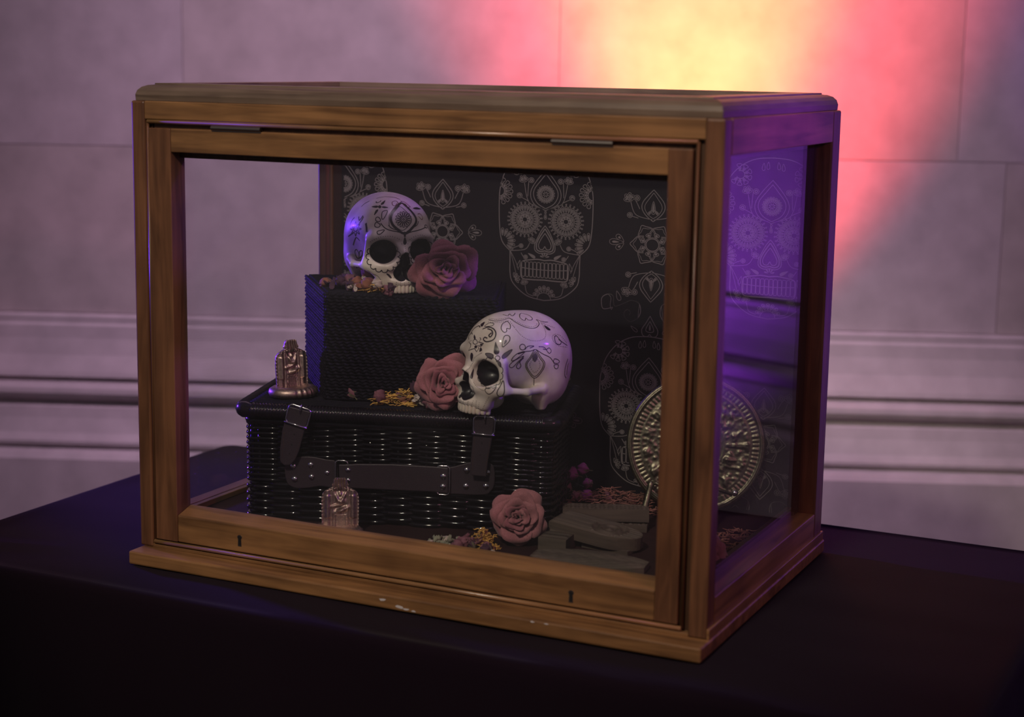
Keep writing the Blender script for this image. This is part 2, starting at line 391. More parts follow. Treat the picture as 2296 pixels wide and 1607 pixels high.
# left side
box('top_rail', 0.0, 0.026, 0.030, 0.505, 0.6375, ZT, M['wood_y'], case)
box('bottom_rail', 0.0, 0.022, 0.030, 0.505, ZB, 0.0640, M['wood_y'], case)
box('glazing_bar', 0.0245, 0.034, 0.034, 0.505, 0.0555, 0.0640, M['wood_y'], case, bevel=0.001)
box('side_pane', 0.0215, 0.0245, 0.026, 0.507, 0.060, 0.642, M['glass'], case, bevel=0)
# back
box('bead', 0.0185, 0.0245, 0.508, 0.520, ZB, ZT, M['wood_z'], case, bevel=0.0015)
box('stile', 0.0250, 0.052, 0.512, 0.530, ZB, ZT, M['wood_base'], case, bevel=0.001)
box('top_rail', 0.0135, 0.872, 0.512, D, 0.6375, ZT, M['wood_x'], case)
box('bottom_rail', 0.0135, 0.872, 0.521, D, ZB, 0.060, M['wood_x'], case)
# moulded top: four mitred lengths with a rounded edge and a raised inner frame
prof = [(0.030, 0.6837), (0.005, 0.6837), (0.0045, 0.692), (0.0065, 0.6985), (0.011, 0.7032), (0.0175, 0.7058), (0.0246, 0.7066), (0.0246, 0.7088), (0.060, 0.7090), (0.060, 0.6990), (0.030, 0.6990)]
corn = [lambda i: (i, i), lambda i: (W-i, i), lambda i: (W-i, D-i), lambda i: (i, D-i)]
for a, b, m_ in ((0, 1, 'wood_top'), (1, 2, 'wood_top_y'), (2, 3, 'wood_top'), (3, 0, 'wood_top_y')):
    k = len(prof)
    V = [(*corn[a](i), z) for i, z in prof] + [(*corn[b](i), z) for i, z in prof]
    F = [(i, (i+1) % k, (i+1) % k+k, i+k) for i in range(k)] + [tuple(range(k-1, -1, -1)), tuple(range(k, 2*k))]
    mesh('top_moulding', V, F, M[m_], case, bevel=0.0006)
box('top_pane', 0.056, W-0.056, 0.056, D-0.056, 0.6995, 0.7030, M['glass'], case, bevel=0)
# paint chips and dents on the plinth edge
for (x, z, s) in ((0.441, 0.0125, 1.0), (0.468, 0.0060, 1.2), (0.478, 0.0045, 0.9), (0.490, 0.0035, 0.7), (0.669, 0.0178, 0.6), (0.690, 0.0180, 0.5)):
    k = 9; pts = []
    for i in range(k):
        t = 2*math.pi*i/k; q = s*(0.6+0.5*rng.random())
        pts.append((x+0.0065*q*math.cos(t), z+0.0022*q*math.sin(t)))
    v, f = prism(pts, 0.0004); mesh('paint_chip', v, f, M['scuff'], case, loc=(0, -0.0338, 0))

# back panel with its printed pattern
BY = 0.505
panel = empty('back_panel'); panel.parent = case
box('panel_board', 0.046, 0.864, BY, BY+0.006, 0.0555, 0.690, M['board'], panel, bevel=0)
PV, PF = [], []
X0b, X1b, Z0b, Z1b = 0.050, 0.860, 0.060, 0.634
def rib(pts, w=0.0009, closed=False):
    pts = [np.array(p, float) for p in pts]
    if closed: pts = pts+[pts[0]]
    prev = None
    for i, p in enumerate(pts):
        a = pts[max(0, i-1)]; b = pts[min(len(pts)-1, i+1)]
        if closed and i in (0, len(pts)-1): a, b = pts[-2], pts[1]
        t = b-a; ln = np.hypot(*t)
        if ln < 1e-9: continue
        t /= ln; nn = np.array([-t[1], t[0]])*w/2
        if not (X0b < p[0] < X1b and Z0b < p[1] < Z1b): prev = None; continue
        i0 = len(PV); PV.extend([(p[0]+nn[0], BY-0.0004, p[1]+nn[1]), (p[0]-nn[0], BY-0.0004, p[1]-nn[1])])
        if prev is not None: PF.append((prev, prev+1, i0+1, i0))
        prev = i0
def fill(pts):
    if all(X0b < p[0] < X1b and Z0b < p[1] < Z1b for p in pts):
        i0 = len(PV); PV.extend([(p[0], BY-0.0004, p[1]) for p in pts]); PF.append(tuple(range(i0, i0+len(pts))))
KU, KV = 1/4825, 1/5310
def motif(cx, cz, cy0, flip=1):
    T = lambda x, y: (cx+x*KU, cz-flip*(y-cy0)*KV)
    def st(P, w=0.0010, closed=False, mir=True, sm=True):
        for s in ((1, -1) if mir else (1,)):
            Q = crom([(s*x, y) for x, y in P], n=5, closed=closed) if sm else P
            rib([T(*q) for q in Q], w, closed)
    def circ(x, y, r, w=0.0010, mir=True, n=28):
        for s in ((1, -1) if mir else (1,)):
            rib([T(s*x+r*math.cos(t), y+r*math.sin(t)) for t in np.linspace(0, 2*math.pi, n, endpoint=False)], w, True)
    def petal(x, y, r1, r2, a, hw, w=0.0009, solid=False):
        ca, sa = math.cos(a), math.sin(a)
        P = []
        for t in np.linspace(0, 2*math.pi, 14, endpoint=False):
            q = (r1+r2)/2+(r2-r1)/2*math.cos(t); h = hw*math.sin(t)*(0.75+0.45*math.cos(t))
            P.append(T(x+q*ca-h*sa, y+q*sa+h*ca))
        if solid: fill(P)
        else: rib(P, w, True)
    def flower(x, y, r1, r2, n, w=0.0009, a0=0.0, a1=2*math.pi, mir=True, solid=False, hw=None):
        for s in ((1, -1) if mir else (1,)):
            for k in range(n):
                a = a0+(a1-a0)*(k+0.5)/n
                if s < 0: a = math.pi-a
                petal(s*x, y, r1, r2, a, hw or (r1+r2)/2*abs(a1-a0)/n*0.46, w, solid)
    def spray(x0, y0, x1, y1, k=1.0, mir=True):
        for s in ((1, -1) if mir else (1,)):
            mx_, my_ = x0+(x1-x0)*0.75, y0+(y1-y0)*0.25
            Q = crom([(s*x0, y0), (s*mx_, my_), (s*x1, y1)], n=6); rib([T(*q) for q in Q], 0.0011)
            a = math.atan2(y1-my_, s*(x1-mx_))
            for da, l in ((-0.75, 46), (-0.25, 58), (0.25, 58), (0.75, 46)):
                petal(s*x1, y1, 6, l*k, a+da, 13*k); petal(s*x1, y1, 24*k, (l-8)*k, a+da, 6*k, solid=True)
    def comma(x, y, dx, dy, r=20, mir=True):
        for s in ((1, -1) if mir else (1,)):
            circ(s*x, y, r, mir=False, n=14); circ(s*x, y, r*0.45, 0.0018, mir=False, n=10)
            rib([T(*q) for q in crom([(s*(x+r), y), (s*(x+r*0.5+dx*0.5), y+dy*0.45), (s*(x+dx), y+dy)], n=5)], 0.0011)
    return T, st, circ, petal, flower, spray, comma
def skull_motif(cx, cz):
    T, st, circ, petal, flower, spray, comma = motif(cx, cz, 560)
    st([(0, -124), (140, -108), (260, -40), (350, 80), (393, 220), (402, 340), (396, 560), (372, 690), (305, 765)], 0.0015)
    st([(302, 765), (300, 860), (298, 960), (270, 1050), (150, 1150), (0, 1182)], 0.0015)
    for r, w in ((150, 0.0), (72, 0.0013), (63, 0.0009)):
        if w: circ(176, 490, r, w)
    flower(176, 490, 80, 134, 26, 0.0011); flower(176, 490, 92, 122, 26, solid=True, hw=5)
    flower(176, 490, 136, 152, 26, 0.0009, hw=6); flower(176, 490, 26, 58, 8, 0.0012, hw=19); flower(176, 490, 30, 52, 8, solid=True, hw=12); circ(176, 490, 22, 0.0012)
    st([(0, 535), (30, 575), (62, 640), (86, 700), (84, 750), (45, 775), (0, 768)], 0.0014)
    st([(0, 560), (40, 625), (70, 690), (68, 742), (35, 758), (0, 750)], 0.0020)
    st([(0, 600), (30, 645), (54, 700), (45, 735), (18, 740), (0, 712)], 0.0014)
    st([(0, 835), (60, 828), (120, 836), (185, 850), (202, 880), (204, 950), (190, 1000), (120, 1008), (0, 1004)], 0.0018)
    st([(0, 918), (100, 916), (196, 908)], 0.0012)
    for k in range(6):
        x = 17+k*33; st([(x, 855), (x+13, 862), (x+14, 918), (x+13, 975), (x, 985), (x-13, 975), (x-14, 918), (x-13, 862)], 0.0010, closed=True)
    st([(0, 90), (45, 150), (95, 220), (104, 280), (70, 345), (0, 388)], 0.0012)
    st([(0, 55), (70, 140), (122, 225), (128, 295), (90, 360), (0, 405), (0, 440)], 0.0012)
    flower(0, 265, 40, 76, 20, 0.0010, mir=False); flower(0, 265, 48, 68, 20, mir=False, solid=True, hw=4); circ(0, 265, 36, 0.0010, False); flower(0, 265, 6, 28, 8, 0.0010, mir=False, solid=True, hw=5)
    petal(0, 450, -25, 30, math.pi/2, 13); petal(0, 450, -10, 22, math.pi/2, 7, solid=True)
    spray(20, 392, 185, 175, 1.15); comma(125, 150, 30, 140, 22); comma(225, 285, -75, 45, 22)
    for x, y in ((40, -60), (75, -50)): petal(x, y, -30, 30, 1.5, 14); petal(-x, y, -30, 30, 1.6, 14)
    for x, y, r in ((402, 255, 1.0), (250, 20, 0.75)):
        a0, a1 = (math.pi*0.55, math.pi*1.45) if x > 300 else (0.5, 5.2)
        flower(x, y, 78*r, 118*r, 7, 0.0011, a0, a1); flower(x, y, 48*r, 80*r, 7, 0.0011, a0, a1, hw=17*r); flower(x, y, 54*r, 74*r, 7, 0.001, a0, a1, solid=True, hw=10*r)
        for s in (1, -1): rib([T(s*(x+44*r*math.cos(t)), y+44*r*math.sin(t)) for t in np.linspace(a0, a1, 14)], 0.0014)
    flower(372, 690, 50, 116, 7, 0.0010, math.pi*0.75, math.pi*1.55); flower(372, 690, 62, 104, 7, 0.0010, math.pi*0.75, math.pi*1.55, solid=True, hw=8)
    spray(298, 768, 130, 690, 0.95); comma(205, 720, 80, 30, 18); comma(165, 815, 40, -35, 18); st([(298, 770), (250, 860), (225, 930)], 0.0009); st([(298, 770), (262, 900), (240, 985)], 0.0009)
    petal(110, 800, -40, 35, 2.6, 16, solid=True); petal(-110, 800, -40, 35, 0.54, 16, solid=True); flower(0, 810, 8, 42, 5, 0.001, math.pi, 2*math.pi, mir=False, solid=True)
    petal(222, 880, -35, 35, 1.3, 12); petal(-222, 880, -35, 35, 1.84, 12)
    flower(0, 1150, 46, 96, 7, 0.0012, math.pi, 2*math.pi, mir=False); flower(0, 1150, 62, 86, 7, 0.001, math.pi, 2*math.pi, mir=False, solid=True, hw=9)
    rib([T(58*math.cos(t), 1172+58*math.sin(t)) for t in np.linspace(math.pi, 2*math.pi, 16)], 0.0012)
    spray(90, 1150, 165, 1060, 0.9); flower(262, 1010, 10, 52, 5, 0.001, 2.2, 5.0)
def column_motif(cx, cz):
    T, st, circ, petal, flower, spray, comma = motif(cx, cz, 620)
    circ(0, 620, 52, 0.0014, False); circ(0, 620, 62, 0.0009, False)
    flower(0, 620, 64, 100, 8, 0.0011, mir=False, hw=26); flower(0, 620, 70, 92, 8, 0.001, mir=False, solid=True, hw=14)
    for k in range(6):
        a = k*math.pi/3+math.pi/6*0; ca, sa = math.cos(a), math.sin(a)
        for w, e in ((0.0012, 1.0), (0.0008, 0.86)):
            q = [(70, -70*e), (120, -66*e), (150*e+8, -28), (182*e, 0), (150*e+8, 28), (120, 66*e), (70, 70*e)]
            rib([T(x*ca-y*sa, 620+x*sa+y*ca) for x, y in crom(q, n=4)], w)
    for s in (1, -1):
        for da, l in ((-0.7, 92), (0, 128), (0.7, 92)):
            petal(s*225, 612, 10, l, (0 if s > 0 else math.pi)+da, 24 if da else 30); petal(s*225, 612, 45, l-22, (0 if s > 0 else math.pi)+da, 11, solid=True)
    for f in (1, -1):
        Y = (lambda y: y) if f > 0 else (lambda y: 1262-y)
        P1 = [(0, Y(160)), (40, Y(205)), (85, Y(265)), (92, Y(320)), (60, Y(375)), (0, Y(425))]
        st(P1, 0.0013); st([(0, Y(185)), (35, Y(235)), (66, Y(285)), (68, Y(325)), (40, Y(370)), (0, Y(400))], 0.0010)
        petal(0, Y(330), -75, 35, f*math.pi/2, 20); petal(0, Y(330), -60, 22, f*math.pi/2, 12, solid=True)
        for s in (1, -1): petal(s*28, Y(350), -26, 26, f*(math.pi/2-s*0.7) if f > 0 else -(math.pi/2-s*0.7), 11); petal(s*28, Y(350), -16, 18, f*(math.pi/2-s*0.7) if f > 0 else -(math.pi/2-s*0.7), 6, solid=True)
        spray(5, Y(410), 185, Y(270), 1.35); comma(135, Y(235), -25, (90 if f > 0 else -90), 24); comma(190, Y(380), -70, (22 if f > 0 else -22), 22)
    st([(0, 1220), (35, 1285), (66, 1340), (55, 1388), (20, 1395), (0, 1375)], 0.0013); st([(0, 1265), (28, 1320), (30, 1350), (0, 1360)], 0.0012); petal(0, 1320, -30, 25, math.pi/2, 9, solid=True)
    for e, w in ((1.0, 0.0013), (0.82, 0.0009)):
        st([(310, 1170), (345*e+40, 1190), (405*e, 1150), (400*e, 1090), (350, 1060), (310, 1075), (305, 1125), (290, 1160), (220, 1130), (160, 1100), (95, 1120), (80/e, 1190), (105, 1250), (160, 1280), (205, 1255), (215, 1210), (190, 1180), (165, 1200), (172, 1225)], w)
    petal(265, 1075, -50, 35, 1.9, 20); petal(-265, 1075, -50, 35, math.pi-1.9, 20); petal(130, 1340, -35, 35, 2.4, 14); petal(-130, 1340, -35, 35, 0.7, 14)
for cx in (0.052, 0.430, 0.808): skull_motif(cx, 0.4815)
for cx in (0.242, 0.616): column_motif(cx, 0.4665); skull_motif(cx, 0.1915)
for cx in (0.052, 0.430, 0.808): column_motif(cx, 0.170)
pr = mesh('printed_pattern', PV, PF, M['print'], panel); pr['label'] = 'silver grey sugar skull and flower print'
panel['label'] = 'black paper back panel printed with sugar skulls'
# ------------------------------------------------------------------ wicker hamper
HR = math.radians(17.085); HL, HD, HH = 0.470, 0.262, 0.177
hamper = tag(empty('wicker_hamper', (0.122, 0.101, FZ+0.0005), HR), 'black lacquered wicker hamper with leather straps and a riveted handle', 'hamper')
def loop_path(x0, x1, y0, y1, rad, step):
    P = []
    segs = [((x0+rad, y0), (x1-rad, y0), (0, -1)), ((x1, y0+rad), (x1, y1-rad), (1, 0)), ((x1-rad, y1), (x0+rad, y1), (0, 1)), ((x0, y1-rad), (x0, y0+rad), (-1, 0))]
    cs = [((x1-rad, y0+rad), -90), ((x1-rad, y1-rad), 0), ((x0+rad, y1-rad), 90), ((x0+rad, y0+rad), 180)]
    for (a, b, nn), (c, a0) in zip(segs, cs):
        L_ = math.hypot(b[0]-a[0], b[1]-a[1]); k = max(2, int(L_/step))
        for i in range(k): P.append(((a[0]+(b[0]-a[0])*i/k, a[1]+(b[1]-a[1])*i/k), nn))
        for i in range(4):
            t = math.radians(a0+90*i/4); P.append(((c[0]+rad*math.cos(t), c[1]+rad*math.sin(t)), (math.cos(t), math.sin(t))))
    return P
def weaver_mesh(name, phase, rad, amp, taper=0.0):
    B = loop_path(0.004, HL-0.004, 0.004, HD-0.004, 0.012, 0.0054)
    pts = []; acc = 0.0
    for i, ((x, y), (nx_, ny_)) in enumerate(B):
        if i: acc += math.hypot(x-B[i-1][0][0], y-B[i-1][0][1])
        s = math.sin(math.pi*acc/0.043+phase)
        s = math.copysign(abs(s)**0.38, s)
        pts.append((x+nx_*amp*s, y+ny_*amp*s, 0.0007*math.sin(acc*61+phase)))
    v, f = tube(pts, rad, 7, closed=True)
    me = bpy.data.meshes.new(name); me.from_pydata([tuple(q) for q in v], [], f); me.materials.append(M['wicker'])
    me.polygons.foreach_set('use_smooth', [True]*len(f)); return me
wm = [weaver_mesh('weaver', 0.4, 0.0027, 0.0042), weaver_mesh('weaver', 0.4+math.pi, 0.0027, 0.0042)]
wl = [weaver_mesh('weaver', 1.2, 0.0036, 0.0046), weaver_mesh('weaver', 1.2+math.pi, 0.0036, 0.0046)]
z = 0.004; k = 0
while z < 0.150:
    low = z < 0.056
    o = share('weaver', (wl if low else wm)[k % 2], hamper, (0, 0, z), (random.uniform(-0.002, 0.002), random.uniform(-0.004, 0.004) + (0.004 if low else 0), 0))
    z += 0.0056 if low else 0.0040; k += 1
liner = box('liner', 0.007, HL-0.007, 0.007, HD-0.007, 0.001, 0.150, M['liner'], hamper, bevel=0.008)
sv, sf = tube([(0, 0, 0.001), (0, 0, 0.152)], 0.0028, 6)
stake = None
for side, L_, in (('f', HL), ('l', HD), ('r', HD)):
    for i in range(int(L_/0.043)):
        t = 0.0215+i*0.043
        if t > L_-0.01: continue
        p = {'f': (t, 0.0045, 0), 'l': (0.0045, t, 0), 'r': (HL-0.0045, t, 0)}[side]
        if stake is None: stake = mesh('stake', sv, sf, M['wicker'], hamper, smooth=True, loc=p)
        else: share('stake', stake, hamper, p)
B = loop_path(0.001, HL-0.001, 0.001, HD-0.001, 0.014, 0.01)
v, f = tube([(x, y, 0.152) for (x, y), _ in B], 0.0048, 8, closed=True); mesh('rim', v, f, M['wicker_lid'], hamper, smooth=True)
# lid with its wrapped border
lid = empty('lid'); lid.parent = hamper
B = loop_path(-0.006, HL+0.006, -0.006, HD+0.006, 0.018, 0.00125)
pts, R = [], []
for i, ((x, y), nn) in enumerate(B):
    pts.append((x, y, 0.1685)); R.append(0.0110*(0.90+0.20*abs(math.sin(math.pi*i/4.0)) + 0.03*math.sin(i*0.37)))
v, f = tube(pts, R, 10, closed=True); mesh('wrapped_border', v, f, M['wicker_lid'], lid, smooth=True)
box('lid_panel', 0.0, HL, 0.0, HD, 0.163, 0.1765, M['liner'], lid, bevel=0.002)
cane = None
for i in range(24):
    y = 0.008+i*0.0106
    if cane is None:
        P_ = [(0.006+j*(HL-0.012)/40, 0, 0.0006*math.sin(j*1.4)) for j in range(41)]
        v, f = tube(P_, 0.0022, 6); cane = mesh('lid_cane', v, f, M['seagrass'], lid, smooth=True, loc=(0, y, 0.1778))
    else: share('lid_cane', cane, lid, (0, y, 0.1778), (0, 0, 0))
LIDZ = FZ+0.0005+0.180
# leather straps, plates and handle on the front face (local x along the front, z up)
def leather(name, poly, t, y, parent=hamper, bevel=0.0012, rot=None):
    v, f = prism(poly, t); return mesh(name, v, f, M['leather'], parent, loc=(0, y, 0), bevel=bevel)
s1 = leather('strap', [(0.0765, 0.1800), (0.1085, 0.1735), (0.0985, 0.1440), (0.0900, 0.1130), (0.0835, 0.0985), (0.0760, 0.0905), (0.0665, 0.0895), (0.0605, 0.0960), (0.0605, 0.1150), (0.0645, 0.1450), (0.0700, 0.1620)], 0.0032, -0.0185)
s2 = leather('strap', [(0.3555, 0.1820), (0.3860, 0.1800), (0.3830, 0.1500), (0.3770, 0.1130), (0.3745, 0.0885), (0.3515, 0.0895), (0.3510, 0.1130), (0.3540, 0.1500)], 0.0032, -0.0185)
def stitches(par, A, Bp, y):
    n_ = int(math.hypot(Bp[0]-A[0], Bp[1]-A[1])/0.0042)
    for i in range(n_):
        t0, t1 = i/n_, (i+0.55)/n_
        p = [(A[0]+(Bp[0]-A[0])*t, y, A[1]+(Bp[1]-A[1])*t) for t in (t0, t1)]
        yield tube(p, 0.00035, 4)
for par, lines in ((s1, [((0.0675, 0.140), (0.0640, 0.100)), ((0.0955, 0.140), (0.0830, 0.102))]), (s2, [((0.3565, 0.150), (0.3535, 0.095)), ((0.3805, 0.150), (0.3730, 0.095))])):
    q = cat(*[s for l_ in lines for s in stitches(par, *l_, -0.0033)])
    o = mesh('stitching', q[0], q[1], M['wood_dark'], par); o['kind'] = 'stuff'
for par, hs in ((s1, [(0.083, 0.138), (0.079, 0.122), (0.0755, 0.108)]), (s2, [(0.3675, 0.139), (0.3650, 0.121)])):
    for hx, hz in hs:
        v, f = tube([(hx, -0.0034, hz), (hx, -0.0030, hz)], 0.0012, 8); mesh('punched_hole', v, f, M['dark'], par)
def buckle(cx, cz, w, h, tilt, y):
    root = empty('buckle', (cx, y, cz), rot=(0, tilt, 0)); root.parent = hamper
    B_ = loop_path(-w/2, w/2, -h/2, h/2, 0.006, 0.006)
    v, f = tube([(x, 0, z_) for (x, z_), _ in B_], 0.0013, 8, closed=True); mesh('buckle_frame', v, f, M['nickel'], root, smooth=True)
    v, f = tube([(-w/2-0.001, -0.003, -h/2+0.001), (w/2+0.001, -0.003, -h/2+0.001)], 0.0014, 8); mesh('buckle_bar', v, f, M['nickel'], root, smooth=True)
    v, f = tube([(0.001, -0.004, h/2-0.007), (0.001, -0.004, h/2+0.003), (0.001, -0.001, h/2+0.004)], 0.0011, 8); mesh('prong', v, f, M['nickel'], root, smooth=True)
buckle(0.0895, 0.1665, 0.0345, 0.029, 0.27, -0.0220); buckle(0.3705, 0.1655, 0.0315, 0.0275, 0.05, -0.0220)
# plates
pl = leather('handle_plate', [tuple(q) for q in crom([(0.0645, 0.0870), (0.0720, 0.0955), (0.0880, 0.1010), (0.1067, 0.1020), (0.1274, 0.0990), (0.1446, 0.0945), (0.1445, 0.0587), (0.1203, 0.0574), (0.1000, 0.0535), (0.0822, 0.0519), (0.0700, 0.0570), (0.0650, 0.0680)], n=3, closed=True)], 0.003, -0.0060)
pr_ = leather('handle_plate', [tuple(q) for q in crom([(0.3001, 0.0973), (0.3183, 0.0972), (0.3350, 0.1020), (0.3518, 0.1068), (0.3720, 0.1075), (0.3835, 0.1010), (0.3850, 0.0760), (0.3790, 0.0630), (0.3680, 0.0575), (0.3254, 0.0565), (0.3004, 0.0583)], n=3, closed=True)], 0.003, -0.0060)
hd = leather('handle_strap', [(0.1490, 0.0935), (0.1640, 0.0945), (0.1755, 0.0960), (0.2300, 0.0985), (0.2947, 0.0982), (0.3160, 0.0975), (0.3160, 0.0580), (0.2950, 0.0592), (0.2300, 0.0585), (0.1700, 0.0580), (0.1500, 0.0575)], 0.004, -0.0105, bevel=0.0016)
for x in (0.1535, 0.3085):
    B_ = loop_path(x-0.0095, x+0.0095, 0.0555, 0.0995, 0.005, 0.006)
    v, f = tube([(a, -0.0128, b) for (a, b), _ in B_], 0.0013, 8, closed=True); mesh('ring', v, f, M['nickel'], hamper, smooth=True)
rv, rf = lathe([(0.0047, 0.0), (0.0047, 0.0006), (0.0040, 0.0019), (0.0024, 0.0027), (0.0010, 0.0031), (0.0002, 0.0032)], 16)
riv = None
for i, (x, z_) in enumerate([(0.0775, 0.0862), (0.1046, 0.0897), (0.1301, 0.0787), (0.0795, 0.0663), (0.1059, 0.0711), (0.1638, 0.086), (0.1638, 0.0701), (0.309, 0.0841), (0.3084, 0.0684), (0.3432, 0.0941), (0.3422, 0.0695), (0.3741, 0.0923), (0.3724, 0.0712)]):
    big = 0.85 if i in (2, 5, 6) else 1.0
    y_ = -0.0145 if i in (5, 6, 7, 8) else -0.0090
    if riv is None: riv = mesh('rivet', rv, rf, M['nickel'], hamper, smooth=True, loc=(x, y_, z_), rot=(math.pi/2, 0, 0))
    else: share('rivet', riv, hamper, (x, y_, z_), (math.pi/2, 0, 0), (big,)*3)

# ------------------------------------------------------------------ woven box on the hamper
bx = tag(empty('woven_box', (0.2190, 0.1760, LIDZ)), 'black woven fibre box standing on the lid of the wicker hamper', 'box')
BH = 0.400-LIDZ
foot = [(0, 0), (0.2487, 0.0810), (0.1730, 0.2585), (-0.1377, 0.1628)]
def inset(P_, k):
    c = np.mean(P_, axis=0); return [tuple(c+(np.array(p)-c)*k) for p in P_]
f2 = inset(foot, 0.985)
v = [(x, y, 0.0) for x, y in f2]+[(x, y, BH-0.001) for x, y in f2]
mesh('box_body', v, BOXF, M['liner'], bx, bevel=0.004)
def weave_panel(A, B_, name):
    A, B_ = np.array(A), np.array(B_); L_ = np.linalg.norm(B_-A); t = (B_-A)/L_; nn = np.array([t[1], -t[0]])
    rows, parts = 34, []
    pitch = BH/rows
    for rI in range(rows):
        n_ = int(L_/0.0030); pts = []
        for i in range(n_+1):
            q = A+t*L_*i/n_+nn*(0.0014*math.sin(math.pi*i/2.0+math.pi*rI/2.0))
            pts.append((q[0], q[1], pitch*(rI+0.5)+0.0010*math.sin(i*1.57)))
        parts.append(tube(pts, [pitch*(0.45+0.17*math.sin(math.pi*i/2.0+math.pi*rI/2.0)) for i in range(n_+1)], 5))
    q = cat(*parts); o = mesh(name, q[0], q[1], M['seagrass'], bx, smooth=True); o['kind'] = 'stuff'; return o
for i, nm in ((0, 'woven_front'), (3, 'woven_side'), (1, 'woven_end')): weave_panel(foot[i], foot[(i+1) % 4], nm)
top = [(*p, BH-0.0005) for p in inset(foot, 1.005)]
topm = mesh('box_lid', [(x, y, z_-0.006) for x, y, z_ in top]+top, BOXF, M['seagrass'], bx, bevel=0.005, seg=3)
parts = []
for i in range(30):
    t = (i+0.5)/30
    a = np.array(foot[0])*(1-t)+np.array(foot[3])*t; b = np.array(foot[1])*(1-t)+np.array(foot[2])*t
    parts.append(tube([(*(a+(b-a)*s), BH+0.0004*math.sin(s*90+i*math.pi)) for s in np.linspace(0.01, 0.99, 60)], 0.0021, 5))
q = cat(*parts); o = mesh('woven_top', q[0], q[1], M['seagrass'], bx, smooth=True); o['kind'] = 'stuff'
BOXZ = 0.400+0.0022

# ------------------------------------------------------------------ painted skulls
def ell(P, c, r):
    q = (P-np.array(c))/np.array(r); k0 = np.sqrt((q*q).sum(-1)); k1 = np.sqrt(((q/np.array(r))**2).sum(-1))
    return k0*(k0-1.0)/np.maximum(k1, 1e-9)
def cap(P, a, b, ra, rb):
    a, b = np.array(a, float), np.array(b, float); ab = b-a
    t = np.clip(((P-a)@ab)/(ab@ab), 0, 1); dlt = P-a-t[..., None]*ab
    return np.sqrt((dlt*dlt).sum(-1))-(ra+(rb-ra)*t)
def smin(a, b, k): h = np.clip(0.5+0.5*(b-a)/k, 0, 1); return b+(a-b)*h-k*h*(1-h)
def smax(a, b, k): return -smin(-a, -b, k)
ORB = dict(c=(0.0320, -0.0780, 0.0670), r=(0.0222, 0.0330, 0.0196))
def skull_sdf(P):
    Q = P.copy(); Q[..., 0] = np.abs(Q[..., 0])           # symmetric
    s = ell(Q, (0, 0.016, 0.0905), (0.068, 0.079, 0.0655))
    s = smin(s, ell(Q, (0, -0.030, 0.095), (0.054, 0.0470, 0.050)), 0.03)
    s = smin(s, ell(Q, (0, 0.048, 0.053), (0.054, 0.042, 0.050)), 0.03)       # occiput
    s = smin(s, ell(Q, (0.038, 0.030, 0.045), (0.024, 0.032, 0.026)), 0.02)   # temporal base
    s = smin(s, cap(Q, (0.050, 0.018, 0.040), (0.046, 0.026, 0.014), 0.012, 0.008), 0.012)   # mastoid
    s = smax(s, -ell(Q, (0.078, -0.025, 0.057), (0.019, 0.027, 0.029)), 0.024)  # temporal fossa
    face = ell(Q, (0, -0.058, 0.046), (0.036, 0.030, 0.040))
    face = smin(face, ell(Q, (0, -0.056, 0.020), (0.0325, 0.0378, 0.019)), 0.012)
    s = smin(s, face, 0.012)
    s = smin(s, cap(Q, (0.0, -0.0745, 0.089), (0.044, -0.064, 0.090), 0.007, 0.007), 0.014)   # brow
    s = smin(s, cap(Q, (0.026, -0.078, 0.044), (0.052, -0.052, 0.044), 0.010, 0.010), 0.010)   # cheekbone
    s = smin(s, cap(Q, (0.054, -0.052, 0.046), (0.051, -0.058, 0.084), 0.0075, 0.0065), 0.008)   # orbital rim
    s = smin(s, cap(Q, (0.056, -0.046, 0.042), (0.066, -0.016, 0.042), 0.0065, 0.0050), 0.006)
    s = smin(s, cap(Q, (0.066, -0.016, 0.042), (0.061, 0.014, 0.045), 0.0050, 0.0070), 0.006)   # arch
    s = smin(s, cap(Q, (0.0, -0.072, 0.080), (0.0, -0.0965, 0.058), 0.0070, 0.0055), 0.008)   # nasal bone
    s = smin(s, cap(Q, (0.0095, -0.076, 0.074), (0.0165, -0.080, 0.034), 0.0055, 0.0068), 0.008)
    s = smin(s, cap(Q, (0.040, -0.062, 0.042), (0.0265, -0.066, 0.016), 0.0120, 0.0085), 0.014)   # cheek to gum
    s = smax(s, -ell(Q, ORB['c'], ORB['r']), 0.004)
    nose = smin(ell(Q, (0.0075, -0.092, 0.0335), (0.0105, 0.024, 0.0130)), ell(Q, (0, -0.094, 0.048), (0.0085, 0.024, 0.0185)), 0.006)
    s = smax(s, -nose, 0.003)
    s = smax(s, -ell(Q, (0.020, -0.090, 0.030), (0.006, 0.008, 0.007)), 0.006)
    # hollow under the cheek, flat gum line
    s = smax(s, -ell(Q, (0.058, -0.036, 0.016), (0.019, 0.027, 0.018)), 0.010)
    s = smax(s, -(P[..., 2]-0.0065), 0.004)
    return s
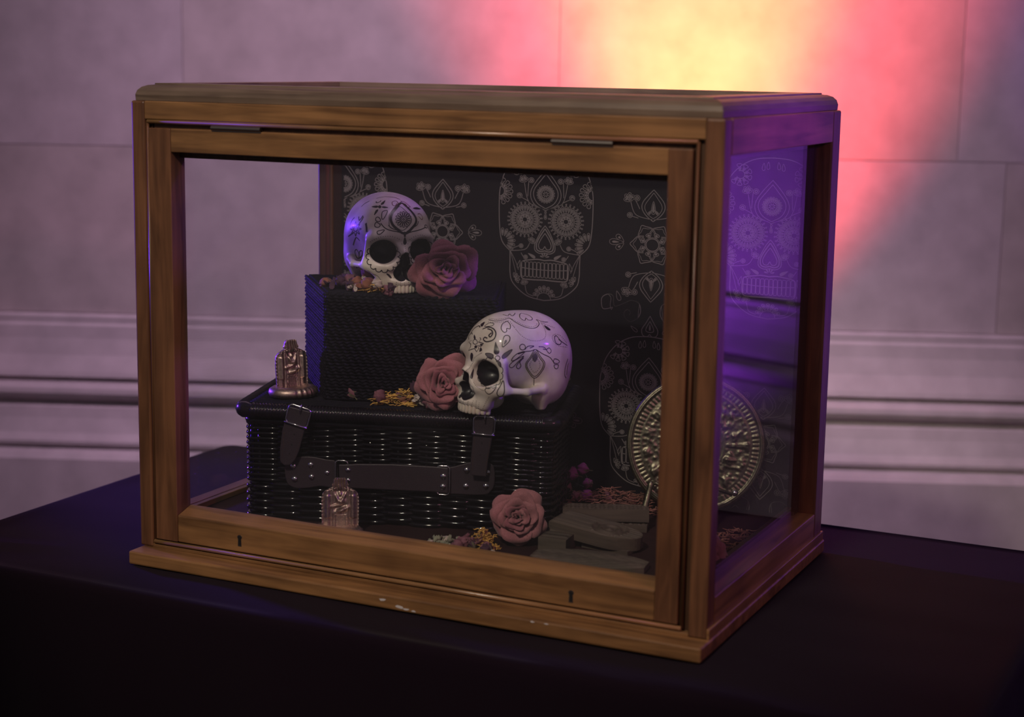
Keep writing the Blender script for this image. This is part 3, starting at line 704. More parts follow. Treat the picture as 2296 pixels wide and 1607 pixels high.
def surface_nets(fn, lo, hi, h):
    lo = np.array(lo); dims = np.ceil((np.array(hi)-lo)/h).astype(int)+1
    ax = [lo[i]+h*np.arange(dims[i]) for i in range(3)]
    G = np.stack(np.meshgrid(*ax, indexing='ij'), -1); v = fn(G)
    nx_, ny_, nz_ = dims; neg = v < 0
    cs = (nx_-1, ny_-1, nz_-1); acc = np.zeros(cs+(3,)); cnt = np.zeros(cs)
    cr = [(i, j, k) for i in (0, 1) for j in (0, 1) for k in (0, 1)]
    sl = lambda c: tuple(slice(c[i], dims[i]-1+c[i]) for i in range(3))
    for a in cr:
        for ax_ in range(3):
            if a[ax_] == 1: continue
            b = list(a); b[ax_] = 1; b = tuple(b)
            va, vb = v[sl(a)], v[sl(b)]; m = (va < 0) != (vb < 0)
            t = np.where(m, va/np.where(m, va-vb, 1), 0)
            p = np.zeros(cs+(3,)); p += np.array(a); p[..., ax_] += t
            acc += p*m[..., None]; cnt += m
    act = cnt > 0; idx = -np.ones(cs, int); idx[act] = np.arange(act.sum())
    ii = np.argwhere(act); V_ = lo+h*(ii+acc[act]/cnt[act][:, None])
    Fq = []
    for ax_ in range(3):
        o1, o2 = (ax_+1) % 3, (ax_+2) % 3
        s0 = [slice(1, -1)]*3; s0[ax_] = slice(0, dims[ax_]-1)
        s1_ = list(s0); s1_[ax_] = slice(1, dims[ax_])
        A_, B2 = neg[tuple(s0)], neg[tuple(s1_)]
        e = np.argwhere(A_ != B2); e2 = e.copy(); e2[:, o1] += 1; e2[:, o2] += 1
        flip = A_[tuple(e.T)]
        def ci(d1, d2):
            q = e2.copy(); q[:, o1] += d1; q[:, o2] += d2; return idx[tuple(q.T)]
        q = np.stack([ci(-1, -1), ci(0, -1), ci(0, 0), ci(-1, 0)], 1)
        q[~flip] = q[~flip][:, ::-1]; Fq.append(q)
    Fq = np.concatenate(Fq)
    for _ in range(2):
        e = 1e-4; f0 = fn(V_); g = np.stack([(fn(V_+np.eye(3)[k]*e)-f0)/e for k in range(3)], -1)
        V_ = V_-g*np.clip(f0/np.maximum((g*g).sum(-1), 0.2), -h*0.6, h*0.6)[:, None]
    return V_, Fq
SV, SF = surface_nets(skull_sdf, (-0.084, -0.112, -0.004), (0.084, 0.114, 0.158), 0.0016)
# bone material: cast bone colour with black painted eye and nose hollows at fixed places on the cast
m, n_, l_, b_ = nt('painted_bone')
tc = n_.new('ShaderNodeTexCoord'); sx = n_.new('ShaderNodeSeparateXYZ'); l_.new(tc.outputs['Object'], sx.inputs[0])
ab = n_.new('ShaderNodeMath'); ab.operation = 'ABSOLUTE'; l_.new(sx.outputs['X'], ab.inputs[0])
cb = n_.new('ShaderNodeCombineXYZ'); l_.new(ab.outputs[0], cb.inputs[0]); l_.new(sx.outputs['Y'], cb.inputs[1]); l_.new(sx.outputs['Z'], cb.inputs[2])
def inside(c, r):
    s_ = n_.new('ShaderNodeVectorMath'); s_.operation = 'SUBTRACT'; s_.inputs[1].default_value = c; l_.new(cb.outputs[0], s_.inputs[0])
    q_ = n_.new('ShaderNodeVectorMath'); q_.operation = 'DIVIDE'; q_.inputs[1].default_value = r; l_.new(s_.outputs[0], q_.inputs[0])
    e_ = n_.new('ShaderNodeVectorMath'); e_.operation = 'LENGTH'; l_.new(q_.outputs[0], e_.inputs[0])
    t_ = n_.new('ShaderNodeMath'); t_.operation = 'LESS_THAN'; t_.inputs[1].default_value = 1.0; l_.new(e_.outputs['Value'], t_.inputs[0]); return t_.outputs[0]
fs = [inside((0.0320, -0.0740, 0.0670), (0.0222*0.99, 0.0345, 0.0196*0.99)), inside((0.0075, -0.092, 0.0335), (0.0110, 0.036, 0.0134)), inside((0, -0.094, 0.048), (0.0092, 0.036, 0.0190))]
a_ = fs[0]
for g_ in fs[1:]:
    q_ = n_.new('ShaderNodeMath'); q_.operation = 'MAXIMUM'; l_.new(a_, q_.inputs[0]); l_.new(g_, q_.inputs[1]); a_ = q_.outputs[0]
no = n_.new('ShaderNodeTexNoise'); no.inputs['Scale'].default_value = 26; no.inputs['Detail'].default_value = 5; l_.new(tc.outputs['Object'], no.inputs['Vector'])
cr = n_.new('ShaderNodeValToRGB'); cr.color_ramp.elements[0].position = 0.32; cr.color_ramp.elements[0].color = (0.54, 0.46, 0.38, 1); cr.color_ramp.elements[1].position = 0.62; cr.color_ramp.elements[1].color = (0.76, 0.69, 0.59, 1)
l_.new(no.outputs['Fac'], cr.inputs['Fac'])
mx = n_.new('ShaderNodeMix'); mx.data_type = 'RGBA'; l_.new(a_, mx.inputs['Factor']); l_.new(cr.outputs['Color'], mx.inputs['A']); mx.inputs['B'].default_value = (0.010, 0.008, 0.013, 1)
l_.new(mx.outputs['Result'], b_.inputs['Base Color']); b_.inputs['Roughness'].default_value = 0.42; b_.inputs['Coat Weight'].default_value = 0.20
bp_ = n_.new('ShaderNodeBump'); bp_.inputs['Strength'].default_value = 0.35; bp_.inputs['Distance'].default_value = 0.0016; l_.new(no.outputs['Fac'], bp_.inputs['Height']); l_.new(bp_.outputs['Normal'], b_.inputs['Normal']); b_.inputs['Coat Roughness'].default_value = 0.10
M['bone'] = m
bone_me = bpy.data.meshes.new('cranium'); bone_me.from_pydata([tuple(v) for v in SV.tolist()], [], [tuple(f) for f in SF.tolist()]); bone_me.materials.append(m)
bone_me.polygons.foreach_set('use_smooth', [True]*len(SF)); bone_me.update()
bvh = BVHTree.FromPolygons([Vector(v) for v in SV.tolist()], [tuple(f) for f in SF.tolist()])
# one tooth, shared
tv, tf = [], []
prof_t = [(0.0, 0.55, 0.5), (0.0012, 0.85, 0.8), (0.004, 1.0, 1.0), (0.009, 0.92, 1.0), (0.014, 0.72, 0.9), (0.018, 0.5, 0.6)]
for (z_, kx, ky) in prof_t:
    for k in range(10):
        t = 2*math.pi*k/10; tv.append((0.0040*kx*math.cos(t), 0.0034*ky*math.sin(t), z_))
for i in range(len(prof_t)-1):
    for k in range(10): tf.append((i*10+k, i*10+(k+1) % 10, (i+1)*10+(k+1) % 10, (i+1)*10+k))
tf.append(tuple(range(9, -1, -1)))
tooth_me = bpy.data.meshes.new('tooth'); tooth_me.from_pydata(tv, [], tf); tooth_me.materials.append(M['tooth']); tooth_me.polygons.foreach_set('use_smooth', [True]*len(tf))
def make_skull(loc, rot, sc, label):
    root = tag(empty('painted_skull', loc, rot=rot), label, 'skull', 'painted skulls in the glass case'); root.scale = (sc,)*3
    share('cranium', bone_me, root)
    angs = [-78, -62, -47, -33.5, -21, -9, 9, 21, 33.5, 47, 62, 78] if False else [-80, -66, -53, -41, -29.5, -18, -6, 6, 18, 29.5, 41, 53, 66, 80]
    for a in angs:
        t = math.radians(a); w_ = 1.15 if abs(a) > 50 else (1.05 if abs(a) < 10 else 0.95)
        share('tooth', tooth_me, root, (0.0290*math.sin(t), -0.054-0.0338*math.cos(t), 0.0), (0, 0, t), (w_, 1.15, 0.95+0.05*math.cos(3*t)))
    return root
def R3(rot):
    from mathutils import Euler
    return Euler(rot).to_matrix()
class Ink:
    """line drawing laid on the skull surface: strokes are given on a drawing plane facing the painted side"""
    def __init__(s, rot, sc, view, X0, Y0, K):
        Rm = R3(rot).transposed(); s.dir = (Rm @ Vector(view)).normalized()
        up = Rm @ Vector((0, 0, 1)); s.R = s.dir.cross(up).normalized(); s.U = s.R.cross(s.dir).normalized()
        s.X0, s.Y0, s.K, s.sc = X0, Y0, K, sc; s.B = {}
    def hit(s, x, y):
        a, b = (x-s.X0)/s.K/s.sc, -(y-s.Y0)/s.K/s.sc
        o = s.R*a + s.U*b - s.dir*0.6
        p, n3, _, _ = bvh.ray_cast(o, s.dir)
        return (p, n3) if p is not None else None
    def buf(s, mat): return s.B.setdefault(mat, ([], []))
    def line(s, pts, w=1.0, mat='ink', closed=False, smooth=True):
        Q = crom(pts, n=7, closed=closed) if smooth else [np.array(p, float) for p in pts]
        if closed: Q = Q+[Q[0]]
        V_, F_ = s.buf(mat); H = [s.hit(*q) for q in Q]; prev = None; lastp = None
        for i, h in enumerate(H):
            if h is None: prev = None; continue
            p, n3 = h; pa = H[max(0, i-1)]; pb = H[min(len(H)-1, i+1)]
            a = pa[0] if pa else p; b = pb[0] if pb else p; t = b-a
            if t.length < 1e-7 or (lastp is not None and (p-lastp).length > 0.012): prev = None; lastp = p; continue
            sd = n3.cross(t.normalized()); sd.normalize(); c = p+n3*0.00028; i0 = len(V_)
            V_.extend([c+sd*w*0.00058, c-sd*w*0.00058])
            if prev is not None: F_.append((prev, prev+1, i0+1, i0))
            prev = i0; lastp = p
    def fill(s, pts, mat='ink', smooth=True):
        Q = crom(pts, n=4, closed=True) if smooth else [np.array(p, float) for p in pts]
        c = np.mean(Q, axis=0); V_, F_ = s.buf(mat); n_ = len(Q); base = len(V_); ok = True; tmp = []
        for k in (0.02, 0.4, 0.75, 1.0):
            for q in Q:
                h = s.hit(*(c+(q-c)*k))
                if h is None: return
                tmp.append(h[0]+h[1]*0.00026)
        V_.extend(tmp)
        for r_ in range(3):
            for i in range(n_):
                j = (i+1) % n_; F_.append((base+r_*n_+i, base+r_*n_+j, base+(r_+1)*n_+j, base+(r_+1)*n_+i))
    def dot(s, x, y, r=5.0, mat='ink'):
        s.fill([(x+r*math.cos(t), y+r*math.sin(t)) for t in np.linspace(0, 2*math.pi, 7, endpoint=False)], mat, smooth=False)
    def dots(s, pts, gap=17, r=4.6, mat='ink'):
        Q = crom(pts, n=12); acc = 0.0; s.dot(*Q[0], r=r, mat=mat)
        for a, b in zip(Q[:-1], Q[1:]):
            acc += np.hypot(*(b-a))
            if acc >= gap: acc = 0.0; s.dot(*b, r=r, mat=mat)
    def circle(s, x, y, r, w=1.0, mat='ink', rx=1.0): s.line([(x+r*rx*math.cos(t), y+r*math.sin(t)) for t in np.linspace(0, 2*math.pi, 14, endpoint=False)], w, mat, closed=True)
    def scallops(s, x, y, rx, ry, n, k=0.22, w=0.9, mat='ink', a0=0.0):
        for i in range(n):
            t0 = a0+2*math.pi*i/n; t1 = a0+2*math.pi*(i+1)/n; tm = (t0+t1)/2
            P_ = [(x+rx*f*math.cos(t), y+ry*f*math.sin(t)) for t, f in ((t0, 1.0), (t0+0.18*(t1-t0), 1+k*0.75), (tm, 1+k), (t1-0.18*(t1-t0), 1+k*0.75), (t1, 1.0))]
            s.line(P_, w, mat)
    def build(s, root):
        for mat, (V_, F_) in s.B.items():
            if F_: 
                o = mesh('painted_ornament', V_, F_, M[mat], root)
                o['label'] = 'fine ink scrolls, dots and flowers'; o['kind'] = 'stuff'
# ---- skull on the hamper (turned to the left)
SK2_LOC, SK2_ROT, SK2_S = (0.4939, 0.2500, LIDZ+0.0010), (-0.05, 0.05, math.radians(-29.9)), 0.952
sk2 = make_skull(SK2_LOC, SK2_ROT, SK2_S, 'painted skull facing left on the hamper lid beside the buckled strap')
I = Ink(SK2_ROT, SK2_S, (-0.4275, 0.8868, -0.1755), 869.0, 1372.7, 8262.0)
L_, Fl, Dt = I.line, I.fill, I.dots
L_([(600, 290), (680, 305), (760, 295), (850, 270), (885, 288)]); L_([(850, 265), (930, 320), (1020, 365), (1100, 385), (1170, 378), (1208, 340), (1200, 300), (1170, 278)])
Dt([(610, 270), (690, 285), (770, 275), (850, 255)]); Dt([(890, 280), (960, 320), (1040, 355), (1110, 365), (1170, 355), (1185, 320)])
Dt([(600, 318), (690, 325), (780, 312), (850, 300)]); Dt([(865, 315), (920, 390), (990, 470), (1070, 520), (1150, 537), (1230, 530), (1280, 500), (1292, 440), (1270, 370), (1232, 315)])
L_([(1180, 275), (1250, 300), (1320, 303)]); Dt([(1235, 312), (1300, 338), (1400, 372)])
L_([(985, 205), (975, 250), (1010, 285), (1040, 290), (1050, 262), (1078, 285), (1115, 285), (1128, 265), (1095, 230), (1040, 210)], closed=True)
L_([(770, 222), (830, 237), (852, 214), (880, 238), (905, 225), (920, 200)])
L_([(820, 310), (770, 340), (755, 400), (790, 442), (820, 430), (822, 395), (860, 398), (862, 350), (835, 315)], closed=True)
L_([(385, 470), (400, 430), (440, 385), (485, 365), (500, 385)], 1.6); L_([(365, 530), (362, 490), (395, 450), (410, 470)], 1.2)
L_([(530, 405), (600, 382), (660, 400), (692, 450), (680, 512), (640, 545), (580, 557), (545, 532), (560, 505), (592, 517)], 1.7); L_([(590, 400), (640, 420), (652, 462), (628, 500), (610, 480), (640, 450)], 1.8)
L_([(555, 372), (610, 330), (665, 340), (640, 366)], closed=True); Fl([(505, 345), (555, 315), (535, 365), (515, 375)])
L_([(420, 440), (450, 500), (525, 460), (500, 505), (515, 530), (485, 560), (550, 580), (520, 612), (472, 605), (492, 640), (465, 680), (440, 640), (400, 652), (365, 665), (388, 622), (392, 590), (365, 560), (402, 540)], 1.3, closed=True, smooth=False)
Fl([(430, 470), (450, 510), (440, 535), (425, 510)]); Fl([(460, 640), (470, 610), (450, 600), (435, 625)]); Fl([(505, 585), (540, 583), (515, 605)]); L_([(420, 545), (445, 530), (465, 545), (470, 575), (445, 590), (422, 575)], closed=True)
Fl([(690, 555), (712, 605), (735, 645), (735, 690), (705, 712), (672, 690), (675, 630)])
Fl([(570, 702), (620, 694), (665, 715), (660, 750), (620, 757)], 'ink_grey'); Fl([(768, 738), (800, 692), (890, 645), (850, 710), (790, 757)], 'ink_grey'); L_([(768, 738), (800, 692), (890, 645), (850, 710), (790, 757)], 0.8, closed=True); L_([(570, 702), (620, 694), (665, 715), (660, 750), (620, 757)], 0.8, closed=True)
I.circle(718, 752, 28, 1.0); Fl([(735, 785), (760, 810), (765, 860), (740, 850), (715, 805)], 'ink_grey')
L_([(775, 617), (780, 530), (800, 485), (840, 480), (862, 510), (845, 560)], 1.1, closed=True); Fl([(790, 590), (800, 540), (825, 535), (820, 565)], 'ink_grey')
Fl([(400, 690), (425, 722), (405, 797), (388, 740)]); Fl([(512, 622), (532, 660), (498, 678)]); Dt([(415, 792), (445, 745), (490, 715), (528, 692)])
I.scallops(628, 930, 138, 162, 13, 0.16)
Fl([(430, 878), (405, 930), (388, 985), (415, 1005), (428, 940)]); Dt([(300, 950), (345, 905), (385, 870), (432, 790)], 15); Dt([(300, 955), (340, 1020), (390, 1070), (432, 1120), (444, 1190), (402, 1232), (330, 1252)], 15)
Dt([(435, 1048), (470, 1092), (530, 1130), (562, 1142)])
L_([(582, 1118), (580, 1152), (620, 1182), (670, 1152), (715, 1075), (640, 1102)], closed=True); L_([(790, 1020), (755, 1085), (720, 1150), (725, 1192), (760, 1207), (795, 1182), (805, 1120)], 1.1, closed=True)
for e in (1.0, 0.86):
    L_([(1165+(x-1165)*e, 830+(y-830)*e) for x, y in ((1165, 640), (1105, 735), (1058, 805), (1070, 880), (1165, 985), (1260, 890), (1285, 800), (1235, 730))], 0.9, closed=True)
Dt([(1165, 735), (1118, 790), (1108, 840), (1165, 915), (1225, 850), (1215, 780), (1170, 735)], 20); Fl([(1165, 680), (1200, 730), (1165, 790), (1130, 740)], 'ink_grey'); L_([(1160, 985), (1160, 1075)], 0.8)
L_([(1160, 640), (1110, 660), (1050, 668), (960, 700)]); I.circle(1013, 615, 34); L_([(1040, 645), (1080, 603), (1150, 600), (1100, 625)]); L_([(1175, 640), (1260, 692), (1350, 735), (1402, 805)])
L_([(1208, 605), (1270, 610), (1300, 640), (1335, 682), (1362, 655), (1335, 618), (1300, 636), (1260, 632)], 1.0)
for q in ([(1040, 670), (960, 690), (900, 740), (888, 782), (950, 752)], [(1030, 722), (930, 770), (870, 820), (862, 852), (900, 857), (960, 792)], [(1030, 742), (970, 800), (943, 850), (970, 872), (997, 840), (985, 790)], [(1395, 792), (1400, 750), (1440, 755), (1466, 780), (1440, 802)], [(1402, 822), (1452, 820), (1442, 862), (1412, 862)]): L_(q, 1.0, closed=True)
L_([(1562, 582), (1480, 530), (1425, 470), (1400, 490), (1420, 560), (1468, 572), (1482, 540), (1450, 512)], 1.2); Dt([(1555, 602), (1460, 592), (1392, 540), (1372, 482), (1410, 450), (1480, 470), (1560, 560)])
Fl([(1270, 345), (1312, 362), (1352, 395), (1335, 407), (1300, 390)]); L_([(1572, 745), (1542, 840), (1535, 940), (1556, 980)], 1.2); L_([(1580, 800), (1565, 870), (1560, 940)], 1.0)
for q in ([(270, 1290), (252, 1330), (240, 1370)], [(315, 1265), (300, 1340)], [(372, 1278), (345, 1352)], [(432, 1270), (402, 1352)], [(505, 1292), (495, 1358)], [(622, 1218), (580, 1290), (545, 1372)], [(470, 1270), (465, 1330)]): Dt(q, 17, 4.2)
I.build(sk2)
# ---- skull on the woven box (looking right of the camera)
SK1_LOC, SK1_ROT, SK1_S = (0.2747, 0.2690, BOXZ+0.0005), (0.0, 0.0, math.radians(47.4)), 0.925
sk1 = make_skull(SK1_LOC, SK1_ROT, SK1_S, 'painted skull on top of the woven box behind a pink rose')
I = Ink(SK1_ROT, SK1_S, (-0.4962, 0.8617, -0.1063), 795.9, 1412.8, 8027.0)
L_, Fl, Dt = I.line, I.fill, I.dots
I.dot(685, 443, 20)
for q in ([(585, 440), (650, 428), (668, 443), (640, 456)], [(705, 445), (740, 437), (787, 452), (740, 459)], [(698, 415), (708, 393), (752, 362), (735, 405), (712, 418)], [(618, 547), (635, 490), (665, 474), (660, 502)]): Fl(q)
L_([(640, 378), (650, 392), (685, 382), (700, 365)], 1.6); L_([(710, 582), (715, 510), (755, 488), (777, 500), (735, 585)], 1.3, closed=True)
sp = [(945, 395), (885, 455), (828, 535), (822, 615), (870, 690), (985, 762), (1085, 680), (1122, 610), (1100, 540), (1030, 460)]
L_(sp, 3.6, closed=True); L_([(945+(x-970)*0.8, 590+(y-590)*0.78) for x, y in sp], 0.8, closed=True); L_([(952, 375), (890, 420), (805, 530), (798, 620), (800, 670)], 0.9)
L_([(985, 740), (986, 800)], 3.0); Fl([(986, 800), (1008, 868), (985, 897), (966, 868)]); I.dot(950, 885, 5); I.dot(1022, 885, 5)
for r_ in (11, 30, 44): I.circle(970, 592, r_, 1.3)
for k in range(16):
    t = 2*math.pi*k/16; c, s = math.cos(t), math.sin(t)
    L_([(970+50*c-8*s, 592+50*s+8*c), (970+88*c-9*s, 592+88*s+9*c), (970+96*c, 592+96*s), (970+88*c+9*s, 592+88*s-9*c), (970+50*c+8*s, 592+50*s-8*c)], 1.0)
L_([(985, 765), (900, 742), (800, 722), (740, 690), (698, 640)], 1.4); L_([(985, 755), (900, 725), (830, 700), (790, 665)], 1.2)
for q in ([(640, 578), (668, 568), (695, 598), (682, 620), (642, 612)], [(628, 652), (650, 630), (692, 660), (670, 690), (632, 682)], [(655, 742), (690, 728), (742, 722), (700, 766), (665, 772)]): L_(q, 1.3, closed=True)
L_([(985, 772), (1060, 742), (1140, 722), (1200, 702), (1240, 680)], 1.3); L_([(1228, 684), (1232, 655), (1258, 664), (1252, 692)], 1.2, closed=True); L_([(1000, 745), (1060, 700), (1130, 660), (1150, 610)], 1.0)
for q in ([(830, 490), (868, 455), (905, 405), (880, 370), (835, 385), (838, 420)], [(835, 420), (870, 430), (890, 400)], [(930, 370), (980, 380), (1030, 420), (1050, 440), (1000, 440), (950, 395)], [(985, 400), (1010, 425)], [(1140, 525), (1170, 520), (1200, 560), (1190, 590), (1150, 550)]): L_(q, 1.1, 'ink_red')
Fl([(1082, 455), (1130, 440), (1180, 462), (1120, 468)]); L_([(640, 340), (740, 318), (860, 325), (930, 350)], 1.2); L_([(460, 440), (500, 400), (560, 370)], 1.2)
Dt([(575, 862), (640, 826), (720, 800), (830, 797), (930, 832)], 24); Dt([(1045, 832), (1110, 792), (1190, 777), (1245, 802)], 22)
Dt([(990, 920), (996, 1000), (1000, 1062)], 20); Dt([(1000, 1070), (940, 1130), (884, 1220), (858, 1292)], 17); Dt([(1015, 1062), (1060, 1130), (1092, 1200), (1112, 1285)], 17)
I.scallops(728, 1040, 172, 158, 15, 0.2, 1.3); I.scallops(1190, 985, 138, 138, 12, 0.2, 1.2)
for k in range(8):
    t = 2*math.pi*k/8; c, s = math.cos(t), math.sin(t)
    L_([(392+34*c-12*s, 708+34*1.3*s+12*c), (392+70*c, 708+86*s), (392+34*c+12*s, 708+34*1.3*s-12*c)], 1.5)
I.circle(392, 708, 30, 1.4, rx=0.8)
for q in ([(300, 800), (340, 770), (352, 740)], [(430, 560), (440, 605), (485, 548)], [(360, 905), (378, 850), (402, 812), (445, 852)], [(320, 660), (350, 600), (380, 570)], [(440, 640), (470, 600), (490, 560)]): L_(q, 1.6)
L_([(520, 640), (528, 690), (532, 748)], 3.5)
for q in ([(382, 985), (402, 958), (428, 1000), (432, 1062), (402, 1052)], [(440, 985), (470, 975), (468, 1030), (436, 1062)]): L_(q, 1.5, closed=True)
L_([(372, 1165), (402, 1180), (440, 1165)], 1.4); I.dot(545, 1243, 14); L_([(525, 1225), (550, 1212), (570, 1230)], 1.0); L_([(600, 1245), (660, 1268), (702, 1320)], 1.0, 'ink_grey'); Fl([(765, 1240), (800, 1248), (832, 1290), (815, 1298), (790, 1272)])
for q in ([(890, 1345), (880, 1400)], [(940, 1350), (930, 1410)], [(985, 1350), (980, 1420)], [(1035, 1345), (1040, 1420)], [(1080, 1340), (1090, 1410)]): Dt(q, 22, 4.5)
I.build(sk1)

# ------------------------------------------------------------------ roses
def petal_mesh(name, r, h, opn, ha, ph, seed, mat, droop=0.0):
    nu, nv = 13, 9; V_ = []
    for j in range(nv):
        v0 = j/(nv-1)
        for i in range(nu):
            u = -1+2*i/(nu-1)
            v_ = v0*(1-0.20*u**4+0.05*math.sin(4*u+seed)*abs(u))
            wd = (0.35+0.65*math.sin(math.pi*min(1, 0.1+0.62*v_)))
            a = ph+u*ha*wd
            rho = r*(0.25+0.75*math.sqrt(max(0.0, v_)))+opn*v_**1.8
            z_ = h*v_**0.85-droop*v_**3
            e = max(0.0, (v_-0.72)/0.28)
            rho += 0.075*e*e*(1+0.7*math.sin(3*u+seed*2)); z_ -= 0.06*e*e
            rho += 0.030*math.sin(5*u+seed)*v_+0.040*v_*noise.noise(Vector((u*3, v_*3, seed)))
            z_ += (0.030+0.09*opn)*math.sin(5*u+seed*1.7)*v_*v_
            V_.append((rho*math.cos(a), rho*math.sin(a), z_))
    F_ = [(j*nu+i, j*nu+i+1, (j+1)*nu+i+1, (j+1)*nu+i) for j in range(nv-1) for i in range(nu-1)]
    me = bpy.data.meshes.new(name); me.from_pydata(V_, [], F_); me.materials.append(mat); me.polygons.foreach_set('use_smooth', [True]*len(F_)); return me
def make_rose(loc, size, axis, spin, seed, label, mat='rose', deep='rose2', skew=(1, 1)):
    q = Vector(axis).to_track_quat('Z', 'Y').to_matrix() @ Matrix.Rotation(spin, 3, 'Z')
    root = tag(empty('rose', loc, rot=q.to_euler()), label, 'rose', 'dusty pink roses in the glass case'); root.scale = (size*skew[0], size*skew[1], size)
    rs = random.Random(seed)
    for (cnt, r, h, o_, ha, dr, mt) in ((2, 0.07, 0.60, 0.02, 2.0, 0, deep), (3, 0.15, 0.60, 0.06, 1.35, 0, mat), (3, 0.26, 0.58, 0.12, 1.25, 0, deep), (4, 0.38, 0.54, 0.20, 1.05, 0, mat), (4, 0.46, 0.46, 0.34, 1.0, 0.05, mat), (5, 0.50, 0.34, 0.46, 0.85, 0.16, mat)):
        o0 = rs.random()*6
        for k in range(cnt):
            ph = o0+2*math.pi*k/cnt+rs.uniform(-0.15, 0.15)*(1+2.2*o_)
            me = petal_mesh('petal', r*rs.uniform(0.94, 1.06), h*rs.uniform(0.93, 1.05), o_*rs.uniform(0.75, 1.25), ha, ph, rs.random()*20, M[mt], dr)
            o = share('petal', me, root); so = o.modifiers.new('solidify', 'SOLIDIFY'); so.thickness = 0.010
    v, f = lathe([(0.02, -0.12), (0.10, -0.06), (0.14, 0.0), (0.10, 0.07), (0.04, 0.10)], 12); mesh('calyx', v, f, M['leaf'], root, smooth=True)
    return root
tocam = lambda p: (CAM-Vector(p)).normalized()
make_rose((0.386, 0.245, BOXZ+0.0385), 0.052, (0.52, -0.83, 0.12), 0.0, 3, 'open dusty pink rose leaning against the skull on the woven box', mat='rose2', skew=(1.0, 0.80))
make_rose((0.4060, 0.2010, LIDZ+0.0415), 0.043, (0.55, -0.82, 0.10), 1.1, 8, 'dusty pink rose standing on the hamper lid in front of the woven box')
make_rose((0.5480, 0.1720, FZ+0.0415), 0.0420, (0.45, -0.88, 0.16), 2.0, 15, 'dusty pink rose on the case floor at the hamper\'s lower right corner')
make_rose((0.845, 0.155, FZ+0.030), 0.030, (0.75, -0.60, 0.3), 0.7, 21, 'small pink rose on the case floor half hidden behind the right front post')

# ------------------------------------------------------------------ bronze candle plaques
def slab(name, hw, hgt, relief, t, mat, parent, nu=56, nv=72, loc=(0, 0, 0), rot=(0, 0, 0)):
    """upright sheet in x,z with relief towards -y; hw(v) half width at height fraction v"""
    V_ = []
    for j in range(nv+1):
        v_ = j/nv
        for i in range(nu+1):
            s_ = -1+2*i/nu; x = s_*hw(v_); V_.append((x, -t-relief(x, v_, s_), v_*hgt))
    b = len(V_)
    for j in range(nv+1):
        v_ = j/nv
        for i in range(nu+1): V_.append(((-1+2*i/nu)*hw(v_), 0, v_*hgt))
    F_ = []; w_ = nu+1
    for j in range(nv):
        for i in range(nu):
            a = j*w_+i; F_.append((a, a+1, a+w_+1, a+w_)); F_.append((b+a, b+a+w_, b+a+w_+1, b+a+1))
    for j in range(nv):
        F_.append((j*w_, (j+1)*w_, b+(j+1)*w_, b+j*w_)); F_.append((j*w_+nu, b+j*w_+nu, b+(j+1)*w_+nu, (j+1)*w_+nu))
    for i in range(nu):
        F_.append((i, b+i, b+i+1, i+1)); F_.append((nv*w_+i, nv*w_+i+1, b+nv*w_+i+1, b+nv*w_+i))
    return mesh(name, V_, F_, mat, parent, smooth=True, loc=loc, rot=rot)
def hw_pl(v):
    return float(np.interp(v, (0, 0.50, 0.63, 0.70, 0.745, 0.78, 0.82, 0.86, 0.90, 0.96, 1.0), (0.0270, 0.0276, 0.0272, 0.0257, 0.0225, 0.0175, 0.0112, 0.0122, 0.0108, 0.0098, 0.0070)))
G = lambda x, z, cx, cz, sx, sz, a=0.0: math.exp(-(((x-cx)*math.cos(a)+(z-cz)*math.sin(a))/sx)**2-((-(x-cx)*math.sin(a)+(z-cz)*math.cos(a))/sz)**2)
def rel_pl(x, v, s):
    z_ = v*0.086; h = 0.0
    if v < 0.76:
        for sg in (1, -1):
            h += 0.0042*math.exp(-((x-sg*0.0185)/0.0042)**2)*(1 if 0.22 < v < 0.66 else 0.45 if v <= 0.22 else 0.7)
            h += 0.0022*math.exp(-((x-sg*0.0115)/0.0013)**2); h += 0.0012*math.exp(-((x-sg*0.0085)/0.0008)**2)
        h += 0.0060*G(x, z_, 0.001, 0.047, 0.0055, 0.0050)+0.0065*G(x, z_, 0.002, 0.032, 0.0085, 0.0036, 0.45)+0.0040*G(x, z_, -0.004, 0.040, 0.008, 0.002, 0.3)
        h += 0.0040*G(x, z_, -0.005, 0.053, 0.002, 0.0055, 0.3)+0.0040*G(x, z_, 0.0055, 0.055, 0.002, 0.0055, -0.3)+0.0030*G(x, z_, 0, 0.058, 0.003, 0.004)
        if z_ < 0.024 and abs(x) < 0.0095: h += 0.0010*math.sin(x*2600+5*math.sin(z_*900))*math.sin(z_*1900)+0.0012
        if 0.021 < z_ < 0.029 and abs(x) < 0.0095: h += 0.0011*max(0, math.sin(z_*2200))*(0.6+0.4*math.sin(x*5200))
        if abs(s) > 0.93: h += 0.0010+0.0008*max(0, math.sin(z_*4200))
    else:
        h += 0.0020+0.0016*math.cos(x*1500+(v-0.76)*3)*(1-abs(s)*0.5)+0.002*G(x, z_, 0, 0.071, 0.0025, 0.005)+0.0008*math.sin(z_*2600+abs(x)*900)
    return h*1.35
